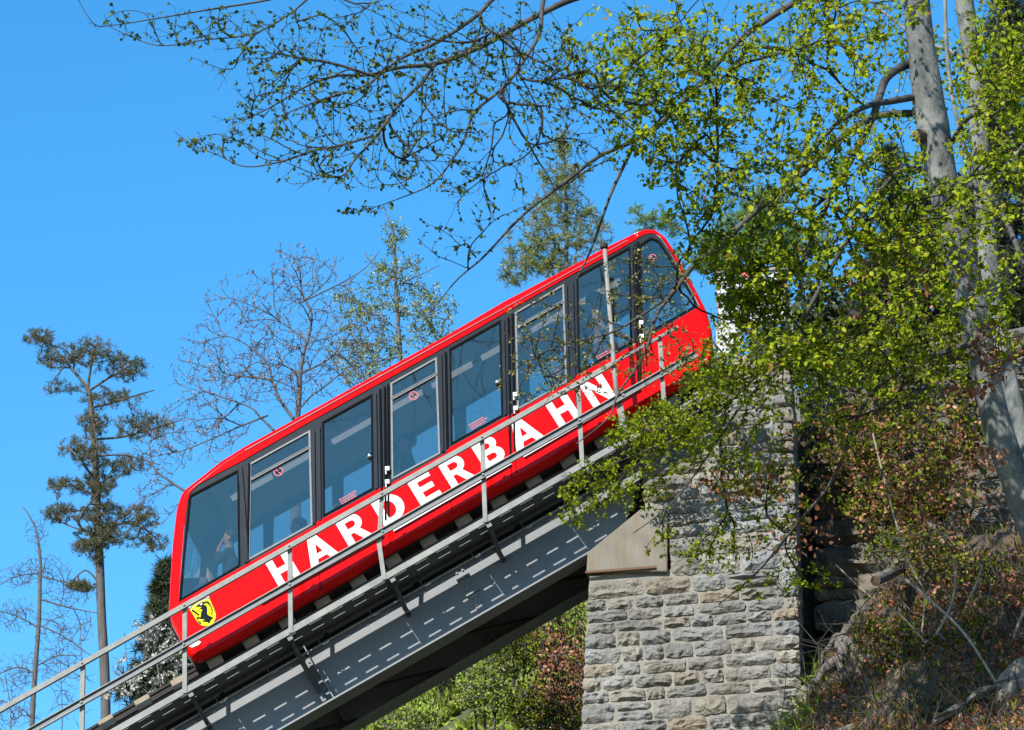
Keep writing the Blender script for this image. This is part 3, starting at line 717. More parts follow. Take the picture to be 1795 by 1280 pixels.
# --- interior
zt = lambda s: None
ntopw = nat([(540, 741), (777, 610), (999, 483)], CYN); nbotw = nat([(436, 987), (677, 852), (899, 725)], CYN)
print('window n', ntopw, nbotw)
sA = sat(322, nbotw, CYN); sB = sat(1205, nbotw, CYN)
g = MB(); cA = sat(362, ntopw, CYN); cB = sat(1120, ntopw, CYN); tbox(g, cA, cB, CYN+.08, CYF-.08, ntopw-.02, ntopw); g.build('ceiling_panel', mat('pale_ceiling', (.75, .73, .7), .6, col2=(.6, .58, .56), scale=2), car)
g = MB(); tbox(g, sat(335, nbotw-.6, CYN), sat(1215, nbotw-.6, CYN), CYN+.06, CYF-.06, nbotw-.6, nbotw-.57); g.build('floor_pan', mat('light_floor', (.9, .88, .84), .6), car)
g = MB()
for s in np.arange(cA+.2, cB-.7, .82): tbox(g, s, s+.66, .40, .53, ntopw-.05, ntopw-.021)
OP = mat('opal_diffuser', (1.2, 1.2, 1.2), .4); OP.node_tree.nodes['Principled BSDF'].inputs['Emission Color'].default_value = (.75, .88, 1, 1); OP.node_tree.nodes['Principled BSDF'].inputs['Emission Strength'].default_value = .22; g.build('ceiling_light', OP, car)
for s in np.arange(cA+.25, cB-.3, .5):
    c = T(s, .25, ntopw-.021); g = MB(); g.tube([c, c-LN*.006], .035, 10); g.build('ceiling_grille', DARK, car)
# window bay walls on the far side and floors stepped with the slope
SEAT = mat('magenta_seat_cloth', (.42, .03, .09), .8, col2=(.3, .02, .07), scale=20)
PANEL = mat('dark_partition', (.10, .11, .13), .5)
bays = [sat(x, nbotw, CYN) for x in (428, 557, 672, 778, 896, 1000, 1114)]
for i, s in enumerate(bays):
    b = T(s, 0, nbotw-.85)
    g = MB(); g.box(b.x-.02, b.x+.02, CYN+.9 if i % 2 else CYN+1.3, CYF-.1, b.z, b.z+1.25 if i % 2 else b.z+.95); g.build('partition', PANEL, car)
    # seat pair facing downhill
    if i in (0, 1, 3, 4, 5):
        g = MB(); g.box(b.x+.04, b.x+.5, CYN+.1, CYN+.85, b.z+.45, b.z+.56); g.box(b.x+.44, b.x+.54, CYN+.1, CYN+.85, b.z+.5, b.z+1.15)
        o = g.build('passenger_seat', SEAT, car)
        bm = bmesh.new(); bm.from_mesh(o.data); bmesh.ops.bevel(bm, geom=bm.edges[:], offset=.03, segments=2, affect='EDGES'); bm.to_mesh(o.data); bm.free()
    if i in (1, 4, 6):
        g = MB(); q = T(s, .25, nbotw); x_ = q.x+.1; z_ = q.z-.3
        g.tube([(x_, .25, z_), (x_, .25, z_+.75), (x_+.05, .25, z_+.85), (x_+.3, .25, z_+.85), (x_+.36, .25, z_+.78), (x_+.36, .25, z_)], .016, 8); g.build('grab_pole', ALU, car)
# driver console at the lower end
c = P(365, 1030, .3); g = MB(); g.box(c.x-.35, c.x+.05, -.1, 1.3, c.z-.5, c.z+.0); g.build('driver_console', PANEL, car)
# far front pillar and roof brace inside the cab
g = MB(); g.tube([P(372, 1050, 1.45), P(378, 965, 1.45), P(345, 905, 1.3), P(330, 872, .9)], .05, 8); g.build('cab_pillar', PANEL, car)
# --- underframe
under = [(-3.4, -2.4), (-1.2, -.2), (1.0, 2.0), (2.9, 3.9)]
nu = nat([(504, 1070), (844, 876), (1036, 765)], CYN)
g = MB(); tbox(g, sA+.3, sB-.05, CYN+.12, CYF-.15, nu+.03, nu+.1); g.build('underframe', DARK, car)
for cx_ in (505, 900, 1080):
    s = sat(cx_, nu, .1)
    for Y in (.1, 1.1):
        p = T(s, Y, nr+.135+.2); g = MB(); g.tube([p-LY*.05, p+LY*.05], .2, 20); g.tube([p-LY*.07, p-LY*.04], .09, 12); g.build('wheel', DARK, car)
    g = MB(); tbox(g, s-.5, s+.5, -.05, .04, nr+.25, nr+.4); tbox(g, s-.1, s+.1, .1, 1.1, nr+.28, nr+.36); g.build('bogie_frame', DARK, car)
for i, (a, b) in enumerate(under):
    g = MB(); tbox(g, a, b, CYN+.35, CYN+.8, nu-.1, nu+.02)
    for q in np.arange(a+.05, b-.05, .09): tbox(g, q, q+.03, CYN+.32, CYN+.348, nu-.09, nu+.0)
    g.tube([T(a+.1, .0, nu-.05), T(a+.4, .0, nu-.18), T(b-.1, .0, nu-.1)], .025, 6); g.build('equipment_case', DARK, car)
#PART2
# ================================================================== PEOPLE
SKIN = mat('skin', (.58, .36, .27), .55); HAIR = mat('dark_hair', (.035, .028, .022), .8, col2=(.07, .055, .04), scale=60)
def cloth(name, c): return mat(name, c, .9, col2=tuple(x*.7 for x in c), scale=12, bump=.3, bscale=25)
def person(head, Y, face, label, top, legs, hair=HAIR, s=1.0, hand_up=True):
    """seated figure; head = photo pixel of the head centre, face = -1 looks downhill, +1 uphill"""
    h = P(head[0], head[1], Y); r = root('person', h-Vector((0, 0, .75*s)), label, 'person')
    f = face
    J = {'pel': (-.02*f, 0, -.74, .15), 'bel': (-.01*f, 0, -.58, .15), 'che': (0, 0, -.38, .165), 'nk0': (0, 0, -.19, .085), 'nk': (.005*f, 0, -.12, .055),
         'hd0': (.02*f, 0, -.03, .085), 'hd1': (.012*f, 0, .05, .098), 'hd2': (0, 0, .1, .07)}
    ed = [('pel', 'bel'), ('bel', 'che'), ('che', 'nk0'), ('nk0', 'nk'), ('nk', 'hd0'), ('hd0', 'hd1'), ('hd1', 'hd2')]
    for sd_, n in ((-1, 'l'), (1, 'r')):
        J['sh'+n] = (0, .18*sd_, -.24, .07)
        up = hand_up and sd_ == -1
        J['el'+n] = (.17*f, .2*sd_, -.44, .048) if up else (.08*f, .23*sd_, -.5, .05)
        J['wr'+n] = (.15*f, .05*sd_, -.16, .032) if up else (.3*f, .16*sd_, -.58, .034)
        J['ha'+n] = (.135*f, .03*sd_, -.09, .036) if up else (.37*f, .14*sd_, -.6, .036)
        J['hp'+n] = (.02*f, .1*sd_, -.78, .11); J['kn'+n] = (.45*f, .12*sd_, -.72, .075); J['an'+n] = (.42*f, .12*sd_, -1.12, .048); J['to'+n] = (.56*f, .12*sd_, -1.18, .04)
        ed += [('che', 'sh'+n), ('sh'+n, 'el'+n), ('el'+n, 'wr'+n), ('wr'+n, 'ha'+n), ('pel', 'hp'+n), ('hp'+n, 'kn'+n), ('kn'+n, 'an'+n), ('an'+n, 'to'+n)]
        for q in range(4):
            a = J['ha'+n]; k = 'f%d%s' % (q, n); k2 = 'g%d%s' % (q, n)
            if up: J[k] = (a[0]-.03*f, a[1]+(q-1.5)*.02, a[2]+.045, .011); J[k2] = (a[0]-.06*f, a[1]+(q-1.5)*.019, a[2]+.05-.004*q, .009)
            else: J[k] = (a[0]+.05*f, a[1]+(q-1.5)*.02, a[2]-.01, .011); J[k2] = (a[0]+.085*f, a[1]+(q-1.5)*.02, a[2]-.03, .009)
            ed += [('ha'+n, k), (k, k2)]
        a = J['ha'+n]; J['t'+n] = (a[0]+.0, a[1]-.045*sd_, a[2]+.03, .012); ed += [('ha'+n, 't'+n)]
    keys = list(J); me = bpy.data.meshes.new('body')
    me.from_pydata([h+Vector(J[k][:3])*s for k in keys], [(keys.index(a), keys.index(b)) for a, b in ed], [])
    o = bpy.data.objects.new('tmp', me); COL.objects.link(o)
    sk = o.modifiers.new('s', 'SKIN'); o.modifiers.new('u', 'SUBSURF').levels = 1
    for i, k in enumerate(keys): me.skin_vertices[0].data[i].radius = (J[k][3]*s, J[k][3]*s)
    me.skin_vertices[0].data[0].use_root = True
    bpy.context.view_layer.update()
    m2 = bpy.data.meshes.new_from_object(o.evaluated_get(bpy.context.evaluated_depsgraph_get())); bpy.data.objects.remove(o); m2.name = 'body'
    m2.materials.clear()
    for m_ in (top, legs, SKIN): m2.materials.append(m_)
    for p_ in m2.polygons:
        q = (p_.center-h)/s; p_.use_smooth = True
        hand = min((q-Vector(J['ha'+n][:3])).length for n in 'lr') < .1 or (hand_up and q.x*f > .07 and q.z > -.2 and q.z < 0 and q.y < -.0)
        p_.material_index = 2 if (q.z > -.15 or hand) else (1 if q.z < -.66 else 0)
    link('body', m2, r)
    # face features and hair
    g = MB(); n0 = h+Vector((.105*f, 0, .0))*s; g.add([n0+Vector((-.01*f, -.018, -.02))*s, n0+Vector((-.01*f, .018, -.02))*s, n0+Vector((.028*f, 0, -.018))*s, n0+Vector((-.005*f, 0, .035))*s], [(0, 1, 2), (0, 2, 3), (1, 3, 2), (0, 3, 1)]); g.build('nose', SKIN, r)
    for sd_ in (-1, 1):
        c = h+Vector((.0, .088*sd_, .0))*s; g = MB(); g.tube([c+Vector((0, -.01, 0)), c+Vector((0, .014, 0))], [.03*s, .02*s], 8); g.build('ear', SKIN, r)
        c = h+Vector((.098*f, .035*sd_, .03))*s; g = MB(); g.tube([c, c+Vector((.008*f, 0, 0))], [.014*s, .008*s], 6); g.build('eye', BLACK, r)
    c = h+Vector((.1*f, 0, -.045))*s; g = MB(); g.tube([c-LY*.025*s, c+LY*.025*s], .007*s, 6); g.build('mouth', mat('lip', (.4, .12, .1), .5), r)
    bm = bmesh.new(); bmesh.ops.create_icosphere(bm, subdivisions=3, radius=1)
    for v in bm.verts:
        c = v.co.copy(); k = 1+.08*noise.noise(c*6)
        v.co = Vector((c.x*.118*k, c.y*.105*k, c.z*.105*k+.045))
        if c.x*f > .35 and c.z < .35: v.co.x *= .55; v.co.z = max(v.co.z, .07)
        if c.z < -.3 and c.x*f > -.3: v.co.z = .02+c.z*.02
        v.co = h+(v.co+Vector((-.012*f, 0, 0)))*s
    me = bpy.data.meshes.new('hair'); bm.to_mesh(me); bm.free(); me.materials.append(hair); me.polygons.foreach_set('use_smooth', [True]*len(me.polygons)); link('hair', me, r)
    return r
person((403, 946), -.02, -1, 'person in dark jacket and jeans, hand at mouth, in the lowest cab window', cloth('dark_jacket', (.035, .045, .06)), cloth('blue_jeans', (.06, .13, .28)))
person((714, 778), .55, -1, 'person in black, a silhouette in the window above the letter E', cloth('black_coat', (.02, .02, .025)), cloth('black_trousers', (.02, .02, .02)), hand_up=False, s=1.1)
person((523, 925), .75, -1, 'dark haired person low in the second window from the lower end', cloth('grey_jumper', (.06, .06, .07)), cloth('black_trousers', (.02, .02, .02)), hand_up=False)
person((1044, 530), .15, 1, 'person in pale shirt with green trim standing behind the slim pole', cloth('pale_shirt', (.55, .62, .6)), cloth('grey_trousers', (.2, .2, .22)), hand_up=False, s=1.1)
person((983, 655), .0, -1, 'person with brown hair barely above the sill behind the letter H', cloth('blue_shirt', (.15, .25, .5)), cloth('grey_trousers', (.2, .2, .22)), hair=mat('brown_hair', (.10, .05, .025), .8), hand_up=False, s=.85)

# white station board behind the upper end of the car
WY = 2.0
sb = root('white_board', P(1310, 640, WY), 'large white board with a red mark at its top, half hidden by beech leaves', 'board')
g = MB(); q = [P(1252, 478, WY), P(1376, 472, WY), P(1376, 562, WY), P(1262, 566, WY)]; g.prism([q[::-1]], WY, WY+.12); g.build('panel', mat('white_board_paint', (.6, .62, .66), .6, col2=(.45, .47, .5), scale=2), sb)
for yy in (492, 514, 538):
    pa, pb = P(1253, yy+1, WY), P(1375, yy-2, WY); g = MB(); d = (pb-pa).normalized(); g.frame_box(pa, d, LY, Vector((-d.z, 0, d.x)), 0, (pb-pa).length, -.004, -.001, -.008, .008); g.build('board_joint', GALVD, sb)
g = MB(); pa, pb = P(1250, 477, WY), P(1378, 470, WY); d = (pb-pa).normalized(); g.frame_box(pa, d, LY, Vector((-d.z, 0, d.x)), 0, (pb-pa).length, -.03, .15, -.03, .03); g.build('top_trim', GALV, sb)
g = MB(); q = [P(1254, 567, WY), P(1300, 566, WY), P(1298, 600, WY), P(1272, 632, WY), P(1258, 640, WY)]; g.prism([q[::-1]], WY+.02, WY+.1); g.build('lower_panel', mat('white_board_paint', (.8, .82, .85)), sb)
g = MB(); q = [P(1299, 479, WY), P(1324, 478, WY), P(1324, 486, WY), P(1299, 487, WY)]; g.prism([q[::-1]], WY-.02, WY-.001); g.build('red_mark', mat('sign_red', (.65, .02, .02), .5), sb)
for x in (1262, 1384):
    g = MB(); p = P(x, 560, WY); g.box(p.x-.04, p.x+.04, WY+.13, WY+.2, tline(p.x)-.3, p.z+.4); g.build('post', GALVD, sb)

# ================================================================== VEGETATION
def pix(p):
    d = p-np.array(CAM); k = d@np.array(cf)
    return CX+F*(d@np.array(cr))/k, CY-F*(d@np.array(cu))/k
def lerp_poly(pts, Y0, Y1=None, n=10):
    """photo polyline [(px,py,[rpx])...] to world points with radii, smoothed"""
    Y1 = Y0 if Y1 is None else Y1
    m = len(pts); out = []
    for i in range(m-1):
        p0 = pts[max(i-1, 0)]; p1 = pts[i]; p2 = pts[i+1]; p3 = pts[min(i+2, m-1)]
        for k in range(n):
            t = k/n; f = lambda a, b, c, d: .5*((2*b)+(-a+c)*t+(2*a-5*b+4*c-d)*t*t+(-a+3*b-3*c+d)*t**3)
            x, y, r = (f(p0[j], p1[j], p2[j], p3[j]) for j in range(3))
            Y = Y0+(Y1-Y0)*(i+t)/(m-1); out.append((P(x, y, Y), max(r, .3)/ppm(Y)))
    x, y, r = pts[-1]; out.append((P(x, y, Y1), r/ppm(Y1)))
    return out
RS = 1.0
class Tree:
    def __init__(s, seed):
        s.pos = []; s.dir = []; s.par = []; s.fix = []; s.r = random.Random(seed); s.n = 0; s.g = np.random.default_rng(seed)
        s.limbs = []; s.paths = []
        s.A = np.zeros((60000, 3)); s.D = np.zeros((60000, 3)); s.P = np.full(60000, -1); s.W = np.zeros(60000); s.tip = []; s.thin = np.zeros(60000, bool)
    def node(s, p, par, thin=True):
        i = s.n; s.A[i] = p; s.P[i] = par; s.thin[i] = thin
        if par >= 0:
            d = s.A[i]-s.A[par]; L = np.linalg.norm(d); s.D[i] = d/L if L > 1e-9 else s.D[par]
        s.n += 1; return i
    def limb(s, pts, Y0, Y1=None, n=10):
        w_ = lerp_poly(pts, Y0, Y1, n); s.limbs.append(w_); par = -1; ids = []
        w_ = [(p, r*RS) for p, r in w_]; s.limbs[-1] = w_
        for p, r in w_: par = s.node(p, par, False); ids.append(par)
        s.D[ids[0]] = s.D[ids[1]]
        return w_
    def grow(s, pts, k=5, curl=.35, wob=.04, forward=.5, tipdir=None, maxlen=1e9, order0=None):
        """connect every attractor point to the skeleton with a curved twig"""
        pts = np.asarray(pts); d0 = np.array([np.min(np.linalg.norm(s.A[:s.n]-p, axis=1)) for p in pts]); order = s.g.permutation(len(pts)) if order0 is None else np.argsort(d0)
        for ii in order:
            p = pts[ii]; dv = p-s.A[:s.n]; L = np.linalg.norm(dv, axis=1)+1e-6
            c = L*(1+forward*(1-np.sum(dv*s.D[:s.n], axis=1)/L)); j = int(np.argmin(c)); 
            if L[j] < .02 or L[j] > maxlen: continue
            a = s.A[j]; co = max(float(np.dot(dv[j], s.D[j])/L[j]), 0); ctrl = a+(s.D[j]*co+dv[j]/L[j]*(1-co))*L[j]*curl+s.g.normal(0, wob, 3)*L[j]
            if tipdir is not None: ctrl = ctrl*.6+.4*(p-np.array(tipdir)*L[j]*.4)
            par = j; kk = k if L[j] > .25 else max(2, k-2); ids = [j]
            for q in range(1, kk+1):
                t = q/kk; v = (1-t)**2*a+2*t*(1-t)*ctrl+t*t*p+(s.g.normal(0, wob, 3)*L[j]*.35 if q < kk else 0)
                par = s.node(v, par); ids.append(par)
            s.paths.append(ids); s.tip.append(par)
            s.W[par] += 1
    def radii(s, rtip, expo, rmax):
        W_ = s.W[:s.n].copy(); 
        for i in range(s.n-1, -1, -1):
            if s.P[i] >= 0: W_[s.P[i]] += W_[i]
        return np.minimum(rtip*np.maximum(W_, .7)**expo, rmax)
    def twigs(s, name, m, parent, rtip=.003, expo=.45, rmax=.05, sides=4):
        R = s.radii(rtip, expo, rmax); V = []; Fq = []; b = 0; ang = np.arange(sides)*2*np.pi/sides
        for ids in s.paths:
            q = s.A[ids]; r = R[ids].copy(); r[0] = min(r[0], r[1]*1.15); d = np.gradient(q, axis=0); d /= np.linalg.norm(d, axis=1)[:, None]+1e-9
            a = np.cross(d, [0, 1, .1]); a /= np.linalg.norm(a, axis=1)[:, None]+1e-9; c = np.cross(d, a)
            ring = q[:, None]+(a[:, None]*np.cos(ang)[None, :, None]+c[:, None]*np.sin(ang)[None, :, None])*r[:, None, None]
            V.append(ring.reshape(-1, 3)); n = len(ids)
            for i in range(n-1):
                for j in range(sides): Fq.append((b+i*sides+j, b+i*sides+(j+1) % sides, b+(i+1)*sides+(j+1) % sides, b+(i+1)*sides+j))
            b += n*sides
        return npmesh(name, np.concatenate(V), np.array(Fq), m, parent, smooth=True)
    def limb_meshes(s, names, m, parent, sides=10, rough=.0):
        for (w_, nm) in zip(s.limbs, names):
            g = MB(); pts = [p for p, r in w_]; rs = [r*(1+.06*noise.noise(p*3)) for p, r in w_]
            g.tube(pts, rs, sides); g.build(nm, m, parent, smooth=True)
def cluster(cl, rng, dens=1.0):
    """[(px,py,rx,ry,Y,dY,n)] -> world points spread through the ellipsoids"""
    out = []
    for c in cl:
        x, y, rx, ry, Y, dY, n = c
        for _ in range(int(n*dens)):
            v = rng.normal(0, 1, 3); v *= rng.uniform(0, 1)**(1/2.4)/np.linalg.norm(v)
            out.append(tuple(P(x+v[0]*rx, y+v[1]*ry, Y+v[2]*dY)))
    return np.array(out)
LEAF_T = (np.array([(0, 0, 0), (.3, .3, .07), (.62, .36, .09), (1, 0, -.08), (.62, -.36, .09), (.3, -.3, .07), (.5, 0, -.02)]),
          np.array([(0, 6, 1), (1, 6, 2), (2, 6, 3), (3, 6, 4), (4, 6, 5), (5, 6, 0)]))
SMALL_T = (np.array([(0, 0, 0), (.5, .34, .08), (1, 0, 0), (.5, -.34, .08)]), np.array([(0, 2, 1), (0, 3, 2)]))
NEED_T = (np.array([(0, .03, 0), (0, -.03, 0), (1, 0, 0)]), np.array([(0, 1, 2)]))
def rand_dirs(rng, n, bias=(0, 0, 0)):
    d = rng.normal(0, 1, (n, 3))+np.array(bias); return d/np.linalg.norm(d, axis=1)[:, None]
def scatter(name, tmpl, pos, dirs, size, m, parent, rng, normal=None, kind='stuff', width=1.0):
    V0, F0 = tmpl; n = len(pos); d = dirs; up = rng.normal(0, 1, (n, 3)) if normal is None else normal+rng.normal(0, .35, (n, 3))
    side = np.cross(up, d); side /= np.linalg.norm(side, axis=1)[:, None]+1e-9; nn = np.cross(d, side)
    w_ = width*rng.uniform(.75, 1.2, n)
    V = pos[:, None]+(d[:, None]*V0[None, :, 0:1]+side[:, None]*V0[None, :, 1:2]*w_[:, None, None]+nn[:, None]*V0[None, :, 2:3])*size[:, None, None]
    Fq = F0[None]+(np.arange(n)*len(V0))[:, None, None]
    return npmesh(name, V.reshape(-1, 3), Fq.reshape(-1, F0.shape[1]), m, parent, rnd=np.repeat(rng.uniform(0, 1, n), len(V0)), kind=kind)
def along(tree, rng, per, jit=.03, last=3):
    """points and directions along the outer part of each twig"""
    out = []; dr = []
    for ids in tree.paths:
        q = tree.A[ids]
        for _ in range(per if isinstance(per, int) else int(rng.poisson(per))):
            i = rng.integers(max(0, len(ids)-1-last), len(ids)-1); t = rng.uniform(0, 1)
            v = q[i]*(1-t)+q[i+1]*t; e = q[i+1]-q[i]; L = np.linalg.norm(e)+1e-9
            out.append(v+rng.normal(0, jit, 3)); dr.append(e/L)
    return np.array(out), np.array(dr)
BARK = mat('beech_bark', (.29, .30, .28), .85, col2=(.12, .125, .12), scale=3.6, contrast=.35, spec=.15, bump=.8, bscale=14, coord='World', stretch=(1, 1, .6))
TWIG = mat('dark_twig', (.06, .05, .045), .8, spec=.1); TWIGL = mat('grey_branch', (.15, .14, .13), .8, spec=.15, col2=(.05, .045, .045), scale=4, coord='World')
LG = mat('fresh_beech_leaf', (.2, .3, .03), .6, rnd='attr', trans=.5, spec=.15, stops=[(0, (.14, .20, .004)), (.3, (.25, .35, .006)), (.7, (.43, .53, .008)), (.93, (.6, .68, .02)), (1, (.4, .18, .05))])
LGO = mat('fresh_beech_leaf_single', (.2, .3, .03), .6, rnd='object', trans=.5, spec=.15, stops=[(0, (.2, .27, .004)), (.35, (.34, .42, .006)), (.7, (.5, .56, .01)), (1, (.66, .7, .02))])
LD = mat('young_beech_leaf', (.1, .2, .03), .6, rnd='attr', trans=.35, spec=.15, stops=[(0, (.05, .09, .01)), (.5, (.10, .16, .012)), (.9, (.2, .27, .02)), (1, (.22, .13, .07))])
BROWN = mat('dry_beech_leaf', (.3, .13, .05), .7, rnd='attr', trans=.25, stops=[(0, (.18, .06, .025)), (.4, (.38, .13, .05)), (.8, (.56, .22, .09)), (1, (.66, .42, .24))])

# ---- foreground beech on the right
rb = np.random.default_rng(5)
bt = root('beech_tree', P(1850, 1180, -5), 'large smooth grey beech with fresh leaves, its front trunk crossing the right edge', 'tree')
B = Tree(3); TY = -6; RS = .86
B.limb([(1598, -260, 24), (1603, -60, 27), (1612, 60, 29), (1632, 200, 33), (1655, 330, 32), (1683, 450, 33), (1708, 550, 30), (1728, 660, 28), (1755, 770, 30), (1796, 880, 32), (1832, 970, 36), (1865, 1080, 46)][::-1], -5, TY-.6)
B.limb([(1620, 200, 17), (1600, 110, 11), (1575, 120, 9), (1552, 140, 9), (1540, 175, 8), (1530, 205, 8), (1505, 255, 7.5), (1480, 300, 7), (1452, 352, 6.5), (1428, 410, 6), (1412, 455, 5.5), (1402, 505, 4)][1:], TY, -9)
B.limb([(1615, 168, 8), (1560, 178, 7), (1520, 186, 6), (1485, 205, 5), (1455, 228, 4), (1400, 300, 3), (1350, 380, 2)], TY, -10)
B.limb([(1630, 300, 8), (1580, 300, 6), (1540, 340, 5.5), (1480, 430, 5), (1430, 520, 5), (1392, 590, 5.5), (1372, 640, 5), (1330, 680, 4), (1296, 715, 3), (1240, 800, 2.2), (1180, 880, 1.6), (1110, 935, 1)], TY, -4)
B.limb([(1610, -120, 14), (1520, -60, 11), (1400, 0, 8), (1297, 70, 6.5), (1220, 155, 6), (1171, 204, 5.5), (1129, 239, 5), (1051, 274, 4.2), (999, 313, 4), (918, 376, 3.2), (848, 450, 2.4), (800, 492, 1.6), (745, 560, .9)], TY, -11)
B.limb([(1110, 256, 4.5), (1075, 330, 3.4), (1060, 370, 3), (1035, 440, 2.5), (1010, 490, 1.6)], -9, -9.5)
B.limb([(1640, 200, 9), (1520, 210, 7), (1400, 310, 6.5), (1320, 375, 6.5), (1262, 430, 6.5), (1218, 463, 6.5), (1190, 500, 5.5), (1162, 535, 4.5), (1148, 560, 3.6), (1133, 612, 3), (1112, 650, 2.6), (1084, 690, 2.2), (1064, 735, 1.6), (1010, 778, 1)], TY, -7)
B.limb([(1162, 528, 3), (1110, 562, 2.6), (1080, 580, 2.4), (1040, 592, 2), (990, 603, 1.6), (940, 625, 1.2), (900, 650, .8)], -6.8, -6.5)
B.limb([(1650, -200, 20), (1400, -180, 15), (1200, -70, 12), (1060, -20, 8), (985, 6, 7), (900, 50, 6.5), (840, 83, 6), (765, 111, 5.5), (705, 118, 4), (640, 132, 3.4), (590, 133, 3), (540, 150, 2.4), (480, 185, 1.6), (425, 212, 1)], TY-.5, -12)
B.limb([(1200, -75, 8), (1000, -60, 6), (880, -12, 5), (835, 28, 4.5), (765, 75, 4), (700, 104, 3.2), (640, 150, 2.4), (560, 176, 1.8), (480, 208, 1.2)], -10.5, -12.5)
B.limb([(763, 112, 4.5), (735, 150, 4), (700, 183, 3.8), (672, 222, 3.6), (650, 250, 3.2), (622, 280, 2.6), (600, 308, 2), (560, 308, 1.4), (500, 284, 1)], -11.6, -12)
B.limb([(655, 238, 3), (600, 254, 2.4), (545, 266, 2.2), (490, 284, 2), (430, 292, 1.5), (382, 272, 1.1), (340, 255, .9), (303, 229, .6)], -11.9, -12.4)
B.limb([(985, -70, 6), (953, 0, 5), (945, 60, 4.4), (914, 112, 4), (892, 143, 3.6), (869, 165, 3.4), (832, 197, 3), (815, 240, 2.6), (802, 267, 2.3), (760, 320, 1.8), (700, 348, 1.2), (630, 372, .7)], -10.6, -11.6)
B.limb([(1000, -80, 5), (760, -60, 4), (600, -30, 3), (470, 0, 2.4), (360, 18, 2), (290, 30, 1.6), (200, 44, 1.2), (165, 42, 1), (135, -4, .7)], -10.6, -12)
B.limb([(560, -20, 2.6), (500, 30, 2), (440, 60, 1.8), (360, 70, 1.5), (280, 80, 1.3), (220, 60, 1), (180, 40, .7)], -11.6, -12)
B.limb([(1570, 640, 6), (1500, 560, 5), (1440, 620, 5), (1352, 640, 4), (1270, 712, 3), (1205, 760, 2.4), (1120, 795, 1.8), (1040, 825, 1.2), (985, 835, .8)], TY, -3.5)
B.limb([(1710, 600, 7), (1600, 640, 5), (1520, 700, 4.5), (1460, 840, 3.6), (1400, 915, 3), (1330, 1000, 2), (1260, 1060, 1.2)], TY, -3.5)
B.limb([(1660, 330, 9), (1720, 330, 7), (1760, 380, 6), (1800, 470, 5), (1850, 520, 4)], TY, -9)
B.limb([(1668, 250, 6), (1700, 205, 5), (1740, 200, 4), (1790, 170, 3), (1850, 120, 2)], TY, -9)
names = ['trunk']+['branch']*(len(B.limbs)-1)
B.limb_meshes(names[:1], BARK, bt, 20)
lim = B.limbs; B.limbs = lim[1:]; B.limb_meshes(['branch']*len(B.limbs), TWIGL, bt, 8); B.limbs = lim
g = MB(); c = P(1612, 238, TY-.28); d_ = (P(1598, 230, TY-.5)-c).normalized(); g.tube([c-d_*.1, c+d_*.08, c+d_*.11], [.1, .07, .055], 10); g.build('branch_stub', mat('cut_wood', (.25, .15, .1), .9, col2=(.1, .06, .04), scale=12), bt)
# unseen leafless bough added above the frame to be mirrored in the car windows
_q = [P(1603, -60, -6), Vector((4, -12, 33)), Vector((1, -17, 34)), Vector((-3, -19, 34.5)), Vector((-7, -20, 34))]
_pr = -1; _w = []
for i in range(len(_q)-1):
    for k in range(6):
        t = k/6; _p = _q[i].lerp(_q[i+1], t)+Vector((0, 0, .25*math.sin(t*3+i))); _w.append((_p, .1*(1-(i+t)/4.2)+.01)); _pr = B.node(_p, _pr, False)
B.limbs.append(_w)
_c = np.array([(RNG.uniform(-7, 5), RNG.uniform(-22, -15), RNG.uniform(30.5, 36)) for _ in range(700)])
n_top0 = len(B.paths); B.grow(_c, 6, curl=.45, wob=.03, forward=1.2); n_top = len(B.paths)
cl_left = [(690, 90, 230, 100, -12, .9, 150), (560, 200, 150, 90, -12, .8, 110), (740, 230, 140, 110, -11.6, .8, 120), (900, 110, 170, 120, -11.4, .8, 160), (440, 60, 170, 60, -12, .5, 70), (280, 40, 130, 40, -12, .4, 24),
           (335, 248, 32, 12, -12.3, .1, 7), (640, 368, 50, 14, -11.6, .2, 12), (600, 295, 150, 50, -12, .5, 60), (430, 230, 90, 60, -12, .5, 30), (1000, 200, 120, 120, -11, .8, 100), (470, 130, 120, 60, -12, .5, 50), (380, 260, 70, 25, -12.2, .2, 10), (860, 330, 120, 60, -11, .5, 36), (800, 420, 90, 60, -11, .3, 16)]
B.grow(cluster(cl_left, rb, 2.6), 6, curl=.45, wob=.022, forward=1.6); nleft = len(B.paths)
cl_bud = [(960, 580, 90, 80, -6.6, .5, 85), (1120, 520, 110, 90, -6.8, .6, 120), (1060, 640, 120, 70, -6.6, .6, 90), (930, 660, 70, 60, -6.4, .4, 40), (1180, 620, 80, 60, -6.8, .6, 60)]
B.grow(cluster(cl_bud, rb, 1.2), 5, curl=.4, wob=.03, forward=1); nbud = len(B.paths)
cl_low = [(1080, 850, 110, 60, -3.9, .5, 130), (1160, 760, 130, 60, -4.2, .6, 150), (1250, 690, 120, 90, -5, .7, 160), (1330, 620, 120, 90, -5.6, .8, 170), (1300, 800, 140, 80, -4.4, .7, 110), (1230, 960, 110, 50, -3.6, .4, 60), (1330, 890, 110, 80, -4, .5, 70), (1010, 900, 60, 35, -3.7, .3, 26), (1380, 1010, 110, 50, -3.6, .3, 36), (1450, 700, 120, 110, -5.2, .8, 130)]
B.grow(cluster(cl_low, rb, 1.5), 6, curl=.45, wob=.03, forward=1.1); nlow = len(B.paths)
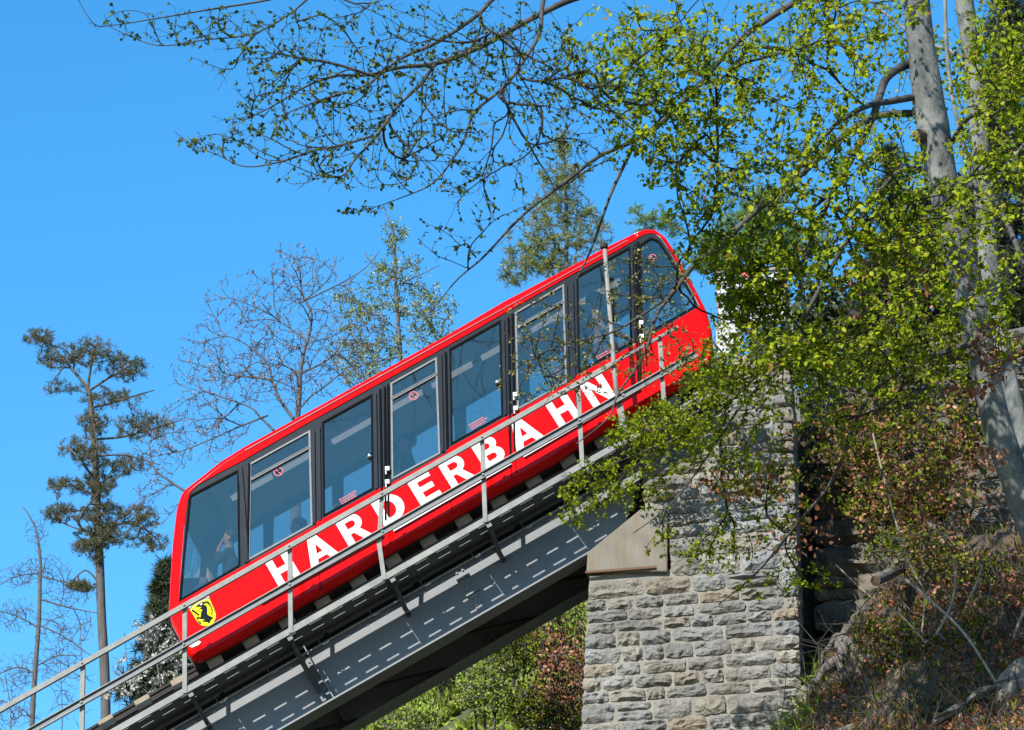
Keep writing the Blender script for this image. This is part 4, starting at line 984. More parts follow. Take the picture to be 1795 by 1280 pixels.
cl_right = [(1250, 110, 150, 120, -9.5, 1.6, 240), (1420, 90, 170, 120, -9, 1.8, 240), (1310, 290, 170, 140, -9, 1.6, 230), (1480, 290, 150, 150, -9, 1.6, 330), (1410, 450, 180, 90, -8.5, 1.5, 360), (1600, 500, 130, 140, -9, 1.3, 270),
            (1740, 280, 90, 260, -9.5, 1.2, 260), (1740, 80, 90, 110, -9, 1.2, 80), (1250, 430, 90, 90, -8.6, 1, 75), (1560, 640, 160, 100, -8, 1.2, 140), (1320, 530, 75, 45, -8.3, .6, 170), (1080, 100, 130, 110, -10.4, 1, 130), (1120, 240, 90, 90, -10, 1, 60), (1150, 130, 110, 150, -10, 1, 190), (1220, 260, 120, 130, -9.6, 1, 150), (1400, 600, 160, 60, -8.5, 1, 170), (1600, 380, 110, 110, -8.5, 1, 120), (1320, 470, 110, 60, -8.6, .8, 110), (1500, 20, 160, 60, -9, 1.4, 90), (1760, 560, 60, 90, -8.5, .8, 50),
            (1500, -160, 260, 140, -9, 2.5, 150), (1850, 60, 120, 300, -8, 2, 110), (1250, -150, 200, 110, -10, 2, 90)]
B.grow(cluster(cl_right, rb, 1.45), 6, curl=.45, wob=.03, forward=1.1)
B.twigs('twigs', TWIG, bt, .0021, .44, .016, 4)
print('beech nodes', B.n, 'paths', len(B.paths))
def sub(T_, a, b):
    t = Tree(1); t.A = T_.A; t.paths = T_.paths[a:b]; return t
pos, dr = along(sub(B, n_top, nleft), rb, 2.6, .006, 5); d2 = dr*.7+rb.normal(0, .5, dr.shape)+np.array([0, 0, -.35]); d2 /= np.linalg.norm(d2, axis=1)[:, None]
scatter('young_foliage', LEAF_T, pos, d2, rb.uniform(.022, .062, len(pos))*1.0, LD, bt, rb, width=.9)
pos, dr = along(sub(B, nleft, nbud), rb, 7, .012, 4); d2 = dr*.8+rb.normal(0, .45, dr.shape); d2 /= np.linalg.norm(d2, axis=1)[:, None]
scatter('leaf_buds', SMALL_T, pos, d2, rb.uniform(.025, .05, len(pos)), mat('bud_green', (.2, .2, .04), .5, rnd='attr', trans=.3, stops=[(0, (.12, .12, .02)), (.5, (.24, .25, .03)), (.85, (.36, .34, .06)), (1, (.3, .12, .05))]), bt, rb)
pos, dr = along(sub(B, nbud, nlow), rb, 6.5, .02, 6); d2 = dr*.5+rb.normal(0, .6, dr.shape)+np.array([-.1, 0, .1]); d2 /= np.linalg.norm(d2, axis=1)[:, None]
scatter('drooping_foliage', LEAF_T, pos, d2, rb.uniform(.03, .066, len(pos)), LG, bt, rb)
pos, dr = along(sub(B, nlow, None), rb, 5.0, .022, 6); d2 = rb.normal(0, .7, dr.shape)+np.array([0, -.25, -.55]); d2 /= np.linalg.norm(d2, axis=1)[:, None]
nrm = np.tile(np.array([-.3, -.7, .7]), (len(pos), 1))
sz = rb.uniform(.035, .085, len(pos))
# the 300 largest-looking leaves are single objects
px_ = np.array([pix(p) for p in pos]); inside = (px_[:, 0] > 1180) & (px_[:, 0] < 1790) & (px_[:, 1] > 5) & (px_[:, 1] < 760)
score = np.where(inside, sz/(-np.array(pos)[:, 1]*-1+44), -1); idx = np.argsort(-score)[:300]; keep = np.ones(len(pos), bool); keep[idx] = False
scatter('foliage', LEAF_T, pos[keep], d2[keep], sz[keep], LG, bt, rb, normal=nrm[keep])
lm = bpy.data.meshes.new('leaf'); lm.from_pydata([tuple(v) for v in LEAF_T[0]], [], [tuple(int(i) for i in f) for f in LEAF_T[1]]); lm.materials.append(LGO)
for i in idx:
    o = bpy.data.objects.new('leaf', lm); COL.objects.link(o); o.parent = bt; d = Vector(d2[i]); sd_ = Vector(nrm[i]+rb.normal(0, .35, 3)).cross(d).normalized(); n_ = d.cross(sd_)
    m4 = Matrix((d, sd_, n_)).transposed().to_4x4()*1; m4 = m4 @ Matrix.Scale(float(sz[i])*1.08, 4); m4.translation = Vector(pos[i])-bt.location; o.matrix_local = m4
# retained brown leaves
cb = cluster([(1745, 610, 45, 60, -7.5, .4, 300), (1700, 680, 50, 18, -7.3, .3, 110), (1735, 800, 40, 22, -7, .3, 70), (1590, 500, 160, 90, -8.5, .8, 220), (1300, 850, 90, 35, -4.2, .4, 200), (1470, 800, 170, 140, -4.6, .8, 330), (1640, 840, 110, 120, -5, .6, 300), (1400, 940, 80, 40, -4, .3, 120)], rb)
scatter('dry_leaves', LEAF_T, cb, rand_dirs(rb, len(cb), (0, 0, -1)), rb.uniform(.04, .1, len(cb)), BROWN, bt, rb, width=.8)

# second beech trunk behind, and a leaning grey one at the lower right edge
RS = .62
b2 = root('beech_tree', P(1790, 1050, -2), 'second grey beech standing close behind the front trunk, slightly thinner', 'tree')
B2 = Tree(8); B2.limb([(1662, -200, 24), (1690, 0, 27), (1712, 180, 28), (1728, 400, 28), (1745, 560, 28), (1785, 740, 26), (1830, 900, 30), (1880, 1060, 36)][::-1], -2, -2.4)
B2.limb([(1656, -60, 5), (1658, 60, 6), (1668, 160, 6), (1690, 260, 6), (1712, 330, 7)][::-1], -2.4, -2.6)
B2.limb([(1735, 330, 7), (1790, 260, 5), (1850, 180, 3)], -2.4, -3)
B2.limb([(1690, 100, 7), (1600, 60, 5), (1500, -20, 3)], -2.4, -1)
B2.limb_meshes(['trunk']+['branch']*3, BARK, b2, 16)
B2.grow(cluster([(1740, 150, 110, 200, -2.5, 1, 120), (1600, 120, 120, 120, -1.5, 1, 70), (1650, 380, 100, 120, -2, .8, 70)], rb), 5, wob=.07); B2.twigs('twigs', TWIG, b2, .004, .42, .03)
pos, dr = along(B2, rb, 6, .08, 4); scatter('foliage', LEAF_T, pos, rand_dirs(rb, len(pos), (0, -.3, -.6)), rb.uniform(.05, .1, len(pos)), LG, b2, rb)
RS = 1.0
b3 = root('young_tree', P(1760, 120, -8), 'thin pale leaning stem crossing the upper right corner', 'tree')
B3 = Tree(9); B3.limb([(1743, -60, 5), (1752, 40, 6), (1765, 80, 6.5), (1782, 115, 7), (1815, 190, 8), (1880, 420, 10), (1900, 900, 14)][::-1], -5, -8); B3.limb_meshes(['stem'], BARK, b3, 8)
B3.grow(cluster([(1780, 150, 50, 110, -8, .5, 40)], rb), 5, wob=.07); B3.twigs('twigs', TWIG, b3, .003, .42, .02)
pos, dr = along(B3, rb, 9, .05, 4); scatter('foliage', LEAF_T, pos, rand_dirs(rb, len(pos), (0, 0, -.6)), rb.uniform(.05, .09, len(pos)), LG, b3, rb)

# ---- shrubs over the abutment
def shrub(name, stems, Y, cls, m, label, group=None, per=9, size=(.04, .08), seed=1, twig=TWIG, tm=SMALL_T, jit=.05, rt=.004, bias=(0, 0, .2), leafname='foliage', brown=0, cat='shrub'):
    rg = np.random.default_rng(seed); S = Tree(seed); b0 = stems[0][0]
    r = root(name, P(b0[0], b0[1], Y), label, cat, group)
    for st in stems: S.limb(st, Y, Y-random.Random(seed).uniform(0, .4), 6)
    S.limb_meshes(['stem']*len(stems), twig, r, 6)
    S.grow(cluster(cls, rg), 4, wob=.08); S.twigs('twigs', twig, r, rt, .4, .02)
    pos, dr = along(S, rg, per, jit, 4)
    if brown:
        k = rg.uniform(0, 1, len(pos)) < brown
        scatter('dry_leaves', LEAF_T, pos[k], rand_dirs(rg, int(k.sum()), (0, 0, -.5)), rg.uniform(*size, int(k.sum())), BROWN, r, rg); pos = pos[~k]
    scatter(leafname, tm, pos, rand_dirs(rg, len(pos), bias), rg.uniform(*size, len(pos)), m, r, rg)
    return r
SHR = mat('shrub_leaf', (.12, .17, .02), .6, rnd='attr', trans=.35, spec=.15, stops=[(0, (.06, .08, .008)), (.4, (.14, .18, .008)), (.8, (.28, .34, .012)), (1, (.4, .44, .02))])
shrub('wall_shrub', [[(1500, 900, 3), (1490, 820, 2.4), (1470, 740, 1.6)], [(1520, 900, 3), (1540, 800, 2), (1560, 700, 1.4)]], .7, [(1490, 800, 90, 100, .5, .5, 170), (1560, 740, 90, 80, .4, .5, 140)], SHR, 'mixed green and brown shrub against the abutment wall just right of the dark gap', per=10, seed=31, tm=LEAF_T, brown=.3)
shrub('wall_shrub', [[(1660, 960, 3), (1650, 860, 2.4), (1620, 760, 1.6)], [(1690, 960, 3), (1710, 860, 2)]], .3, [(1630, 840, 100, 100, 0, .5, 210), (1690, 760, 60, 80, 0, .5, 110), (1560, 900, 90, 60, 0, .4, 110)], SHR, 'dark leafy shrub on the bank crest just left of the beech trunk foot', per=10, seed=32, tm=LEAF_T, brown=.35)
shrub('wall_shrub', [[(1450, 690, 3), (1440, 640, 2), (1400, 600, 1.5)], [(1560, 660, 3), (1580, 600, 2)]], .8, [(1420, 640, 120, 50, .6, .4, 150), (1580, 620, 120, 60, .6, .4, 170), (1700, 600, 80, 80, .6, .4, 100)], SHR, 'dense green shrub crowning the top of the abutment wall', per=10, seed=33, tm=LEAF_T)
shrub('track_shrub', [[(1290, 700, 3), (1280, 640, 2), (1250, 600, 1.5)], [(1200, 760, 2.5), (1180, 730, 2)]], -1.3, [(1250, 670, 70, 50, -1.4, .3, 110), (1170, 740, 70, 30, -1.5, .3, 80), (1120, 780, 60, 30, -1.4, .3, 50)], SHR, 'yellow green bush spilling over the walkway above the concrete bearing block', per=10, seed=34, tm=LEAF_T, size=(.035, .065))

# ---- background trees
def btree(name, label, Y, limbs, cls, barkm, leafm, tm, size, per, seed, cat='tree', group=None, rt=.006, expo=.42, rmax=.04, wob=.045, bias=(0, 0, 0), leafname='foliage', jit=.03, n=8, forward=.5, curl=.35, tipdir=None, last=4, width=1.0, base=None, dens=1.0):
    rg = np.random.default_rng(seed); S = Tree(seed); x, y, _ = limbs[0][0]
    b = P(x, y, Y); zb = hill(b.x, b.y)
    r = root(name, (b.x, b.y, min(zb, b.z)), label, cat, group)
    if b.z > zb+.2:   # carry the trunk down to the hillside
        g = MB(); g.tube([Vector((b.x+.0, b.y, zb-.3)), b], [limbs[0][0][2]/ppm(Y)*1.3, limbs[0][0][2]/ppm(Y)], 10); g.build('trunk_base', barkm, r, smooth=True)
    for l in limbs: S.limb(l, Y, None, n)
    S.limb_meshes(['trunk']+['limb']*(len(limbs)-1), barkm, r, 8)
    S.grow(cluster(cls, rg, dens), 5, curl=curl, wob=wob, forward=forward, tipdir=tipdir); S.twigs('twigs', barkm, r, rt, expo, rmax, 4)
    if leafm is not None:
        for k, (lm_, t_, s_, p_) in enumerate(leafm if isinstance(leafm, list) else [(leafm, tm, size, per)]):
            pos, dr = along(S, rg, p_, jit, last); d = dr*.6+rg.normal(0, .6, dr.shape)+np.array(bias); d /= np.linalg.norm(d, axis=1)[:, None]
            scatter(leafname, t_, pos, d, rg.uniform(*s_, len(pos)), lm_, r, rg, width=width)
    return r
BB = mat('bluish_bare_bark', (.16, .15, .15), .9, col2=(.09, .085, .085), scale=5, coord='World')
PB = mat('pine_bark', (.10, .095, .09), .9, spec=.1, col2=(.18, .165, .15), scale=5, bump=.5, coord='World', stretch=(2, 2, .5))
PN = mat('pine_needles', (.08, .1, .02), .6, rnd='attr', stops=[(0, (.035, .055, .02)), (.4, (.07, .10, .02)), (.72, (.14, .16, .03)), (.85, (.24, .12, .05)), (1, (.26, .13, .08))])
LN_ = mat('larch_needles', (.15, .2, .04), .6, rnd='attr', trans=.2, stops=[(0, (.10, .17, .02)), (.5, (.24, .31, .03)), (.85, (.44, .44, .08)), (1, (.5, .36, .15))])
SN_ = mat('spruce_needles', (.04, .06, .02), .7, rnd='attr', stops=[(0, (.015, .028, .01)), (.6, (.04, .065, .016)), (1, (.09, .13, .03))])
BUDP = mat('cherry_bud', (.4, .28, .24), .7, rnd='attr', stops=[(0, (.13, .10, .09)), (.6, (.24, .21, .19)), (1, (.46, .42, .39))])
BLOS = mat('white_blossom', (.7, .68, .62), .7, rnd='attr', trans=.3, stops=[(0, (.5, .45, .36)), (1, (.78, .77, .72))])
def needle_tmpl(k, seed):
    r = np.random.default_rng(seed); V = []; Fq = []
    for i in range(k):
        d = r.normal(0, 1, 3)+np.array([.9, 0, 0]); d /= np.linalg.norm(d); s = np.cross(d, r.normal(0, 1, 3)); s /= np.linalg.norm(s)
        o = np.array([r.uniform(0, .5), 0, 0]); b = len(V); V += [o+s*.05, o-s*.05, o+d]; Fq.append((b, b+1, b+2))
    return np.array(V), np.array(Fq)
TUFT = needle_tmpl(9, 2)
btree('pine_tree', 'tall thin pine with flat tufted crown and rusty needles left of the car', 14,
      [[(186, 1330, 9), (184, 1190, 8.5), (178, 1080, 8), (175, 990, 7.5), (170, 900, 7), (168, 830, 6.5), (163, 760, 5.5), (158, 700, 4.5), (152, 678, 4)],
       [(152, 678, 3), (120, 640, 2.4), (85, 600, 1.8), (52, 580, 1)], [(154, 680, 2.8), (160, 640, 2), (170, 600, 1.2)], [(156, 685, 2.8), (195, 660, 2), (240, 635, 1.2)], [(160, 715, 2.4), (200, 705, 2), (270, 684, 1)],
       [(165, 770, 2.4), (220, 765, 2), (290, 745, 1.6), (320, 735, 1)], [(168, 800, 2), (220, 798, 1.6), (280, 815, 1)], [(170, 930, 2.5), (215, 918, 2.2), (250, 925, 2), (290, 960, 1)], [(168, 935, 2), (130, 925, 1.5), (75, 900, 1)], [(170, 870, 2), (120, 850, 1.5), (85, 855, .8)], [(172, 1020, 2), (150, 1000, 1.5), (125, 1020, 1)]],
      [(70, 590, 30, 18, 14, .4, 24), (100, 625, 45, 25, 14, .5, 36), (165, 620, 50, 35, 14, .6, 60), (225, 645, 40, 25, 14, .5, 40), (110, 680, 40, 15, 14, .4, 14), (200, 700, 60, 20, 14, .5, 36), (165, 740, 35, 25, 14, .5, 34), (250, 745, 60, 28, 14, .5, 50), (150, 790, 50, 30, 14, .6, 56), (215, 815, 55, 20, 14, .5, 44), (170, 850, 40, 25, 14, .5, 60), (110, 850, 35, 18, 14, .4, 26),
       (110, 900, 40, 18, 14, .4, 36), (180, 900, 45, 25, 14, .5, 60), (180, 940, 55, 22, 14, .5, 80), (245, 905, 40, 25, 14, .5, 40), (260, 950, 40, 20, 14, .4, 26), (150, 960, 30, 15, 14, .4, 20), (142, 1028, 26, 10, 14, .3, 36), (170, 980, 14, 20, 14, .3, 14)],
      PB, PN, TUFT, (.03, .075), 9, 41, dens=2.6, forward=1.1, rt=.0035, bias=(0, 0, .3), jit=.02, tipdir=(0, 0, 1), last=2)
btree('bare_larch', 'slender leafless larch with drooping twigs at the left edge', 18,
      [[(55, 1340, 5), (57, 1250, 4.6), (62, 1170, 4.2), (68, 1090, 3.8), (70, 1020, 3.2), (70, 975, 2.6), (63, 930, 1.8), (50, 902, 1.2), (40, 888, .8)],
       [(70, 1010, 1.6), (110, 1020, 1.2), (165, 1035, .8)], [(70, 1050, 1.6), (120, 1065, 1.3), (172, 1075, .8)], [(66, 1095, 1.6), (110, 1115, 1.2), (160, 1150, .8)], [(68, 1005, 1.5), (30, 1010, 1), (0, 1025, .8)], [(66, 1100, 1.5), (30, 1080, 1.2), (-10, 1070, .8)], [(60, 1180, 1.6), (30, 1170, 1.4), (-10, 1185, 1)], [(60, 1170, 1.4), (100, 1150, 1.2), (140, 1150, .7)]],
      [(66, 935, 25, 35, 18, .3, 80), (75, 1000, 55, 30, 18, .5, 190), (30, 1010, 40, 25, 18, .5, 100), (120, 1040, 55, 30, 18, .5, 190), (30, 1080, 45, 35, 18, .5, 140), (110, 1100, 60, 40, 18, .5, 220), (100, 1160, 60, 40, 18, .5, 190), (30, 1180, 45, 40, 18, .5, 160), (30, 1250, 50, 30, 18, .5, 100)],
      BB, None, None, None, 0, 42, rt=.0028, expo=.28, tipdir=(0, 0, -1), wob=.04, dens=1.8)
RS = .62
CL = btree('cherry_tree', 'leafless spreading cherry with pinkish buds behind the middle of the roof', 9,
      [[(518, 860, 9), (521, 745, 8), (524, 700, 7.5), (526, 660, 6), (532, 620, 5), (541, 590, 4), (546, 550, 3.4), (530, 515, 2.6), (526, 480, 1.8), (520, 440, 1)],
       [(528, 530, 3), (560, 515, 2.4), (600, 495, 2), (640, 470, 1.4), (665, 440, 1)], [(515, 735, 5), (490, 700, 4.4), (475, 668, 4), (440, 662, 2.6), (395, 655, 2), (350, 640, 1.4), (310, 630, 1)], [(478, 672, 3), (470, 640, 2.6), (440, 610, 2), (400, 590, 1.5), (350, 600, 1)], [(480, 755, 4), (455, 730, 3), (440, 715, 2.4), (400, 700, 1.8)],
       [(526, 655, 3.5), (575, 630, 2.6), (610, 590, 2), (650, 560, 1.2)], [(540, 600, 2.6), (500, 570, 2), (470, 560, 1.4), (420, 565, 1)], [(470, 728, 3.2), (410, 752, 2.6), (370, 770, 2), (320, 790, 1.4), (270, 800, 1)], [(330, 865, 4), (300, 845, 3.4), (270, 820, 2.4), (262, 780, 1.6)], [(530, 530, 2.4), (575, 490, 1.6), (590, 450, 1)]],
      [(440, 560, 110, 90, 9, .9, 150), (400, 660, 110, 70, 9, .9, 150), (550, 500, 90, 60, 9, .7, 80), (600, 590, 100, 70, 9, .8, 110), (500, 650, 90, 80, 9, .8, 130), (350, 750, 90, 70, 9, .8, 120), (520, 460, 60, 40, 9, .5, 36), (280, 800, 60, 60, 9, .6, 60), (590, 660, 90, 40, 9, .6, 60), (340, 610, 40, 30, 9, .4, 14), (260, 880, 40, 60, 9, .4, 26)],
      mat('cherry_bark', (.07, .06, .06), .8, col2=(.14, .12, .12), scale=5, coord='World'), BUDP, SMALL_T, (.015, .038), 6, 43, rt=.0021, wob=.03, jit=.01, bias=(0, 0, .2), forward=1.2, expo=.42, dens=2.6)
RS = .8
btree('larch_tree', 'sparse larch with thin light green needles behind the roof, right of the cherry', 20,
      [[(712, 760, 7), (703, 640, 5), (699, 580, 4.4), (695, 520, 3.8), (693, 470, 3), (692, 430, 2.2), (687, 400, 1.6), (680, 385, 1.2), (672, 362, .8)],
       [(700, 580, 2), (650, 545, 1.6), (600, 520, 1)], [(697, 545, 1.8), (740, 555, 1.4), (790, 560, 1)], [(702, 620, 2), (660, 605, 1.6), (600, 600, 1)], [(694, 490, 1.6), (650, 460, 1.2), (640, 440, .8)], [(696, 500, 1.5), (740, 480, 1.2), (770, 465, .8)], [(703, 625, 1.8), (640, 640, 1.4), (590, 660, 1)]],
      [(640, 540, 70, 45, 20, .8, 120), (750, 540, 60, 45, 20, .8, 100), (695, 475, 60, 40, 20, .7, 80), (690, 410, 28, 30, 20, .4, 34), (640, 610, 80, 40, 20, .8, 120), (750, 590, 60, 30, 20, .6, 50), (640, 660, 60, 30, 20, .6, 50)],
      BB, LN_, SMALL_T, (.03, .07), 6, 44, rt=.0026, expo=.36, wob=.03, bias=(0, 0, .2), forward=1.1, dens=2.4)
btree('larch_tree', 'narrow green and yellow larch spire above the upper half of the car', 16,
      [[(992, 640, 7), (992, 500, 5), (993, 440, 4.5), (993, 380, 4), (991, 330, 3), (989, 280, 2), (986, 225, 1)],
       [(992, 420, 1.8), (950, 430, 1.4), (900, 440, 1)], [(993, 470, 2), (940, 470, 1.5), (890, 465, 1)], [(993, 380, 1.6), (1040, 390, 1.2), (1070, 400, .8)], [(992, 350, 1.5), (950, 360, 1)]],
      [(986, 255, 22, 30, 16, .4, 50), (985, 310, 45, 30, 16, .6, 90), (980, 360, 60, 32, 16, .7, 110), (960, 410, 75, 35, 16, .8, 150), (930, 455, 60, 32, 16, .7, 140), (1030, 400, 55, 45, 16, .7, 90), (990, 470, 60, 35, 16, .7, 110), (900, 490, 30, 16, 16, .4, 30)],
      BB, LN_, TUFT, (.05, .11), 6, 45, rt=.005, expo=.36, wob=.07, bias=(0, 0, .1))
btree('larch_tree', 'bushy bright green larch behind the white board', 12,
      [[(1320, 640, 7), (1322, 480, 5), (1325, 380, 3), (1330, 320, 1.4)]],
      [(1320, 420, 100, 60, 12, 1, 260), (1330, 360, 60, 40, 12, .7, 110), (1250, 440, 50, 40, 12, .6, 80), (1150, 390, 60, 40, 12, .6, 60), (1400, 430, 70, 60, 12, .6, 110)],
      BB, mat('bright_larch_needles', (.1, .2, .04), .6, rnd='attr', trans=.2, stops=[(0, (.08, .17, .02)), (.6, (.18, .32, .03)), (1, (.32, .46, .05))]), TUFT, (.06, .12), 8, 46, rt=.005, expo=.36, wob=.07)
# spruces: whorled boughs with tufts
def spruce(label, Y, x0, ytop, ybot, rpx, seed, rows=26, m=SN_, dens=1.0, size=(.09, .2)):
    rg = np.random.default_rng(seed); S = Tree(seed); b = P(x0, ybot, Y); zb = hill(b.x, b.y); r = root('spruce_tree', (b.x, b.y, min(zb, b.z)), label, 'tree')
    S.limb([(x0+4, ybot+40, 6), (x0, (ytop+ybot)/2, 4), (x0, ytop, .8)], Y, None, 14); S.limb_meshes(['trunk'], PB, r, 8)
    pts = []; pm = ppm(Y)
    for i in range(rows):
        t = (i+.5)/rows; y = ytop+(ybot-ytop)*t; R_ = rpx*(t**.8)*rg.uniform(.8, 1.1)
        for k in range(int((4+8*t)*dens)):
            a = rg.uniform(0, 2*math.pi); rr = R_*rg.uniform(.55, 1.05); c = P(x0, y+rg.normal(0, 4)+rr*.12, Y); pts.append((c.x+math.cos(a)*rr/pm, c.y+math.sin(a)*rr/pm, c.z))
            if rr > R_*.5: pts.append((c.x+math.cos(a+.25)*rr*.7/pm, c.y+math.sin(a+.25)*rr*.7/pm, c.z-.03))
    S.grow(np.array(pts), 5, curl=.2, wob=.03, forward=.15); S.twigs('boughs', PB, r, .006, .35, .03)
    pos, dr = along(S, rg, 9, .03, 5); d = dr*.9+rg.normal(0, .4, dr.shape)+np.array([0, 0, -.25]); d /= np.linalg.norm(d, axis=1)[:, None]
    scatter('foliage', TUFT, pos, d, rg.uniform(*size, len(pos)), m, r, rg, width=1.6)
    return r
spruce('dark spruce with dense boughs behind the lower end of the car', 7, 292, 985, 1330, 120, 51, 30, dens=1.6)
spruce('small dark green spruce at the bottom under the viaduct', 12, 790, 1165, 1420, 60, 52, 16, dens=1.3)
spruce('dark spruce glimpsed between the beech trunks and the right edge', 6, 1765, -80, 560, 130, 53, 30, m=mat('deep_spruce', (.02, .03, .012), .7, rnd='attr', stops=[(0, (.01, .018, .008)), (1, (.04, .06, .016))]), dens=1.4)
spruce('dark spruce behind the beech crown right of the white board', 7, 1560, 250, 900, 150, 54, 26, m=MATS['deep_spruce'], dens=1.3)
btree('wild_cherry', 'small wild cherry in white blossom in front of the dark spruce', 4,
      [[(300, 1330, 3), (290, 1250, 2.6), (280, 1190, 2), (270, 1130, 1.6), (262, 1080, 1)], [(288, 1230, 2), (320, 1180, 1.5), (335, 1120, 1)], [(288, 1240, 2), (240, 1200, 1.5), (200, 1180, 1)]],
      [(270, 1110, 50, 40, 4, .5, 30), (300, 1150, 45, 40, 4, .5, 34), (240, 1180, 50, 30, 4, .5, 28), (310, 1200, 40, 30, 4, .5, 26), (215, 1210, 40, 20, 4, .4, 14)],
      MATS['cherry_bark'], BLOS, LEAF_T, (.03, .055), 11, 47, rt=.004, wob=.08, jit=.02, leafname='blossom', width=1.5)
for k, (x, h_) in enumerate(((105, 1120), (140, 1090), (225, 1110), (15, 1180))):
    btree('bare_sapling', ['thin bare sapling between the bare larch and the pine', 'taller bare sapling just left of the pine trunk', 'thin bare sapling right of the pine trunk', 'bare twiggy sapling at the lower left corner'][k], 16,
      [[(x, 1340, 1.6), (x+4, 1250, 1.2), (x+random.uniform(-8, 8), h_, .7)]], [(x, (h_+1290)/2, 35, (1290-h_)/2, 16, .5, 50)], BB, None, None, None, 0, 60+k, group='bare saplings behind the handrail', rt=.004, expo=.3, tipdir=(0, 0, 1))

RS = 1.0
# ---- hillside under the viaduct: grass, scrub
GR = mat('hill_grass', (.1, .16, .02), .7, rnd='attr', trans=.25, stops=[(0, (.34, .28, .12)), (.3, (.26, .34, .03)), (.8, (.32, .5, .02)), (1, (.5, .58, .07))])
rg = np.random.default_rng(77)
def blades(name, region, n, size, m, label, cat=None, lift=0, Yr=(5, 15), bias=(0, 0, 1.5), kind='stuff', tmpl=SMALL_T, width=.35):
    pos = []
    while len(pos) < n:
        x = rg.uniform(region[0], region[2]); y = rg.uniform(region[1], region[3])
        # march the view ray to the hillside
        d = ray(x, y); lo = None
        for Y in np.arange(Yr[0], Yr[1], .5):
            q = P(x, y, Y)
            if q.z < hill(q.x, q.y): lo = q; break
        if lo is None: continue
        z = hill(lo.x, lo.y); pos.append((lo.x, lo.y, z+rg.uniform(0, lift)))
    pos = np.array(pos); o = scatter(name, tmpl, pos, rand_dirs(rg, n, bias), rg.uniform(*size, n), m, None, rg, width=width); prop(o, label, cat)
    return o
blades('grass', (560, 1000, 1060, 1300), 9000, (.12, .32), GR, 'rough green and straw grass covering the hillside below the viaduct', 'grass', Yr=(-6, 15))
for k, (x, y, rx, ry, n, m, nm, lb) in enumerate((
    (985, 1180, 60, 110, 330, BROWN, 'red_leaved_shrub', 'reddish brown twiggy shrub on the hillside beside the pier'),
    (900, 1120, 70, 60, 260, SHR, 'hillside_shrub', 'bright green bush under the viaduct, nearest to the reddish shrub'),
    (850, 1200, 70, 60, 240, GR, 'hillside_shrub', 'pale straw green bush in the middle of the slope under the viaduct'),
    (940, 1240, 60, 50, 200, SHR, 'hillside_shrub', 'low green bush at the bottom between the red shrub and the spruce'),
    (985, 1070, 45, 40, 130, GR, 'hillside_shrub', 'olive bush in the angle between the viaduct and the pier'),
    (715, 1265, 60, 30, 150, GR, 'hillside_shrub', 'straw coloured bush left of the small spruce below the viaduct'))):
    Y = 6; st = [[(x+dx, y+ry+25, 2), (x+dx*1.6, y, 1.4), (x+dx*2.2, y-ry*.8, .8)] for dx in (-14, 0, 15)]
    shrub(nm, st, Y, [(x, y, rx, ry, Y, .8, n)], m, lb, per=9, size=(.03, .08), seed=80+k, twig=MATS['cherry_bark'] if k else BB, tm=SMALL_T, jit=.06, rt=.005)
# forest on the slope behind the beech (one mass; crown shade put into the leaf colour)
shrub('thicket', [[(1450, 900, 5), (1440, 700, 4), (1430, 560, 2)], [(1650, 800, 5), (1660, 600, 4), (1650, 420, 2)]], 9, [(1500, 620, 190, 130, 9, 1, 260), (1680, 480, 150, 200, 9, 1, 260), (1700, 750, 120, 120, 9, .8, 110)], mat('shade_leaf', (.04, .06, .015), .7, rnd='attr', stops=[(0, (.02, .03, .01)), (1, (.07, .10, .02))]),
      'dark green thicket on the slope behind the abutment and the beech', per=16, size=(.1, .2), seed=90, tm=LEAF_T, jit=.15, rt=.01)

# ---- earth bank: litter, roots, stones, stems
rk = np.random.default_rng(99)
def on_bank(n, xr=(1300, 1830), vr=(0.0, .95), fn=None):
    pos = []
    while len(pos) < n:
        x, v = rk.uniform(*xr), rk.uniform(*vr)
        if fn is None or fn(x, v): pos.append(tuple(bank_surf(x, v)))
    return np.array(pos)
def litter_mask(x, v):
    p = bank_pt(x, v); return noise.noise(p*.9+Vector((5, 0, 0))) > -.42+.35*(x < 1500)+.3*(v < .2)
pos = on_bank(11500, fn=litter_mask); o = scatter('leaf_litter', LEAF_T, pos+rk.uniform(0, .05, (len(pos), 1))*np.array([0, -.6, 1]), rand_dirs(rk, len(pos), (0, -.6, 0)), rk.uniform(.05, .1, len(pos)), BROWN, None, rk, width=.75)
prop(o, 'dry reddish brown beech leaves littering the bank at lower right', 'leaf litter')
pos = on_bank(8500); o = scatter('bank_grass', SMALL_T, pos, rand_dirs(rk, len(pos), (-.3, -.6, 1.2)), rk.uniform(.06, .16, len(pos)), SHR, None, rk, width=.3); prop(o, 'scattered green grass and herb leaves growing on the bank', 'grass')
pos = on_bank(1500, (1320, 1440), (0, .7)); o = scatter('grass_tuft', SMALL_T, pos, rand_dirs(rk, len(pos), (-.6, -.5, .9)), rk.uniform(.15, .35, len(pos)), GR, None, rk, width=.12); prop(o, 'pale grass tuft leaning over the left edge of the bank by the pier', 'grass')
V = []; g = MB()
for i in range(1300):
    x, v = rk.uniform(1330, 1830), rk.uniform(0, .95); p = bank_surf(x, v)+Vector((0, -.05, .05)); d = Vector(rk.normal(0, 1, 3)+np.array([.3, -.3, .3])).normalized(); L = rk.uniform(.15, .9)
    g.tube([p, p+d*L*.5+Vector(rk.normal(0, .04, 3)), p+d*L], [rk.uniform(.004, .012), .006, .003], 4)
o = g.build('fallen_twigs', TWIGL, kind='stuff', fixn=False); prop(o, 'tangle of thin dead twigs lying over the bank', 'twigs')
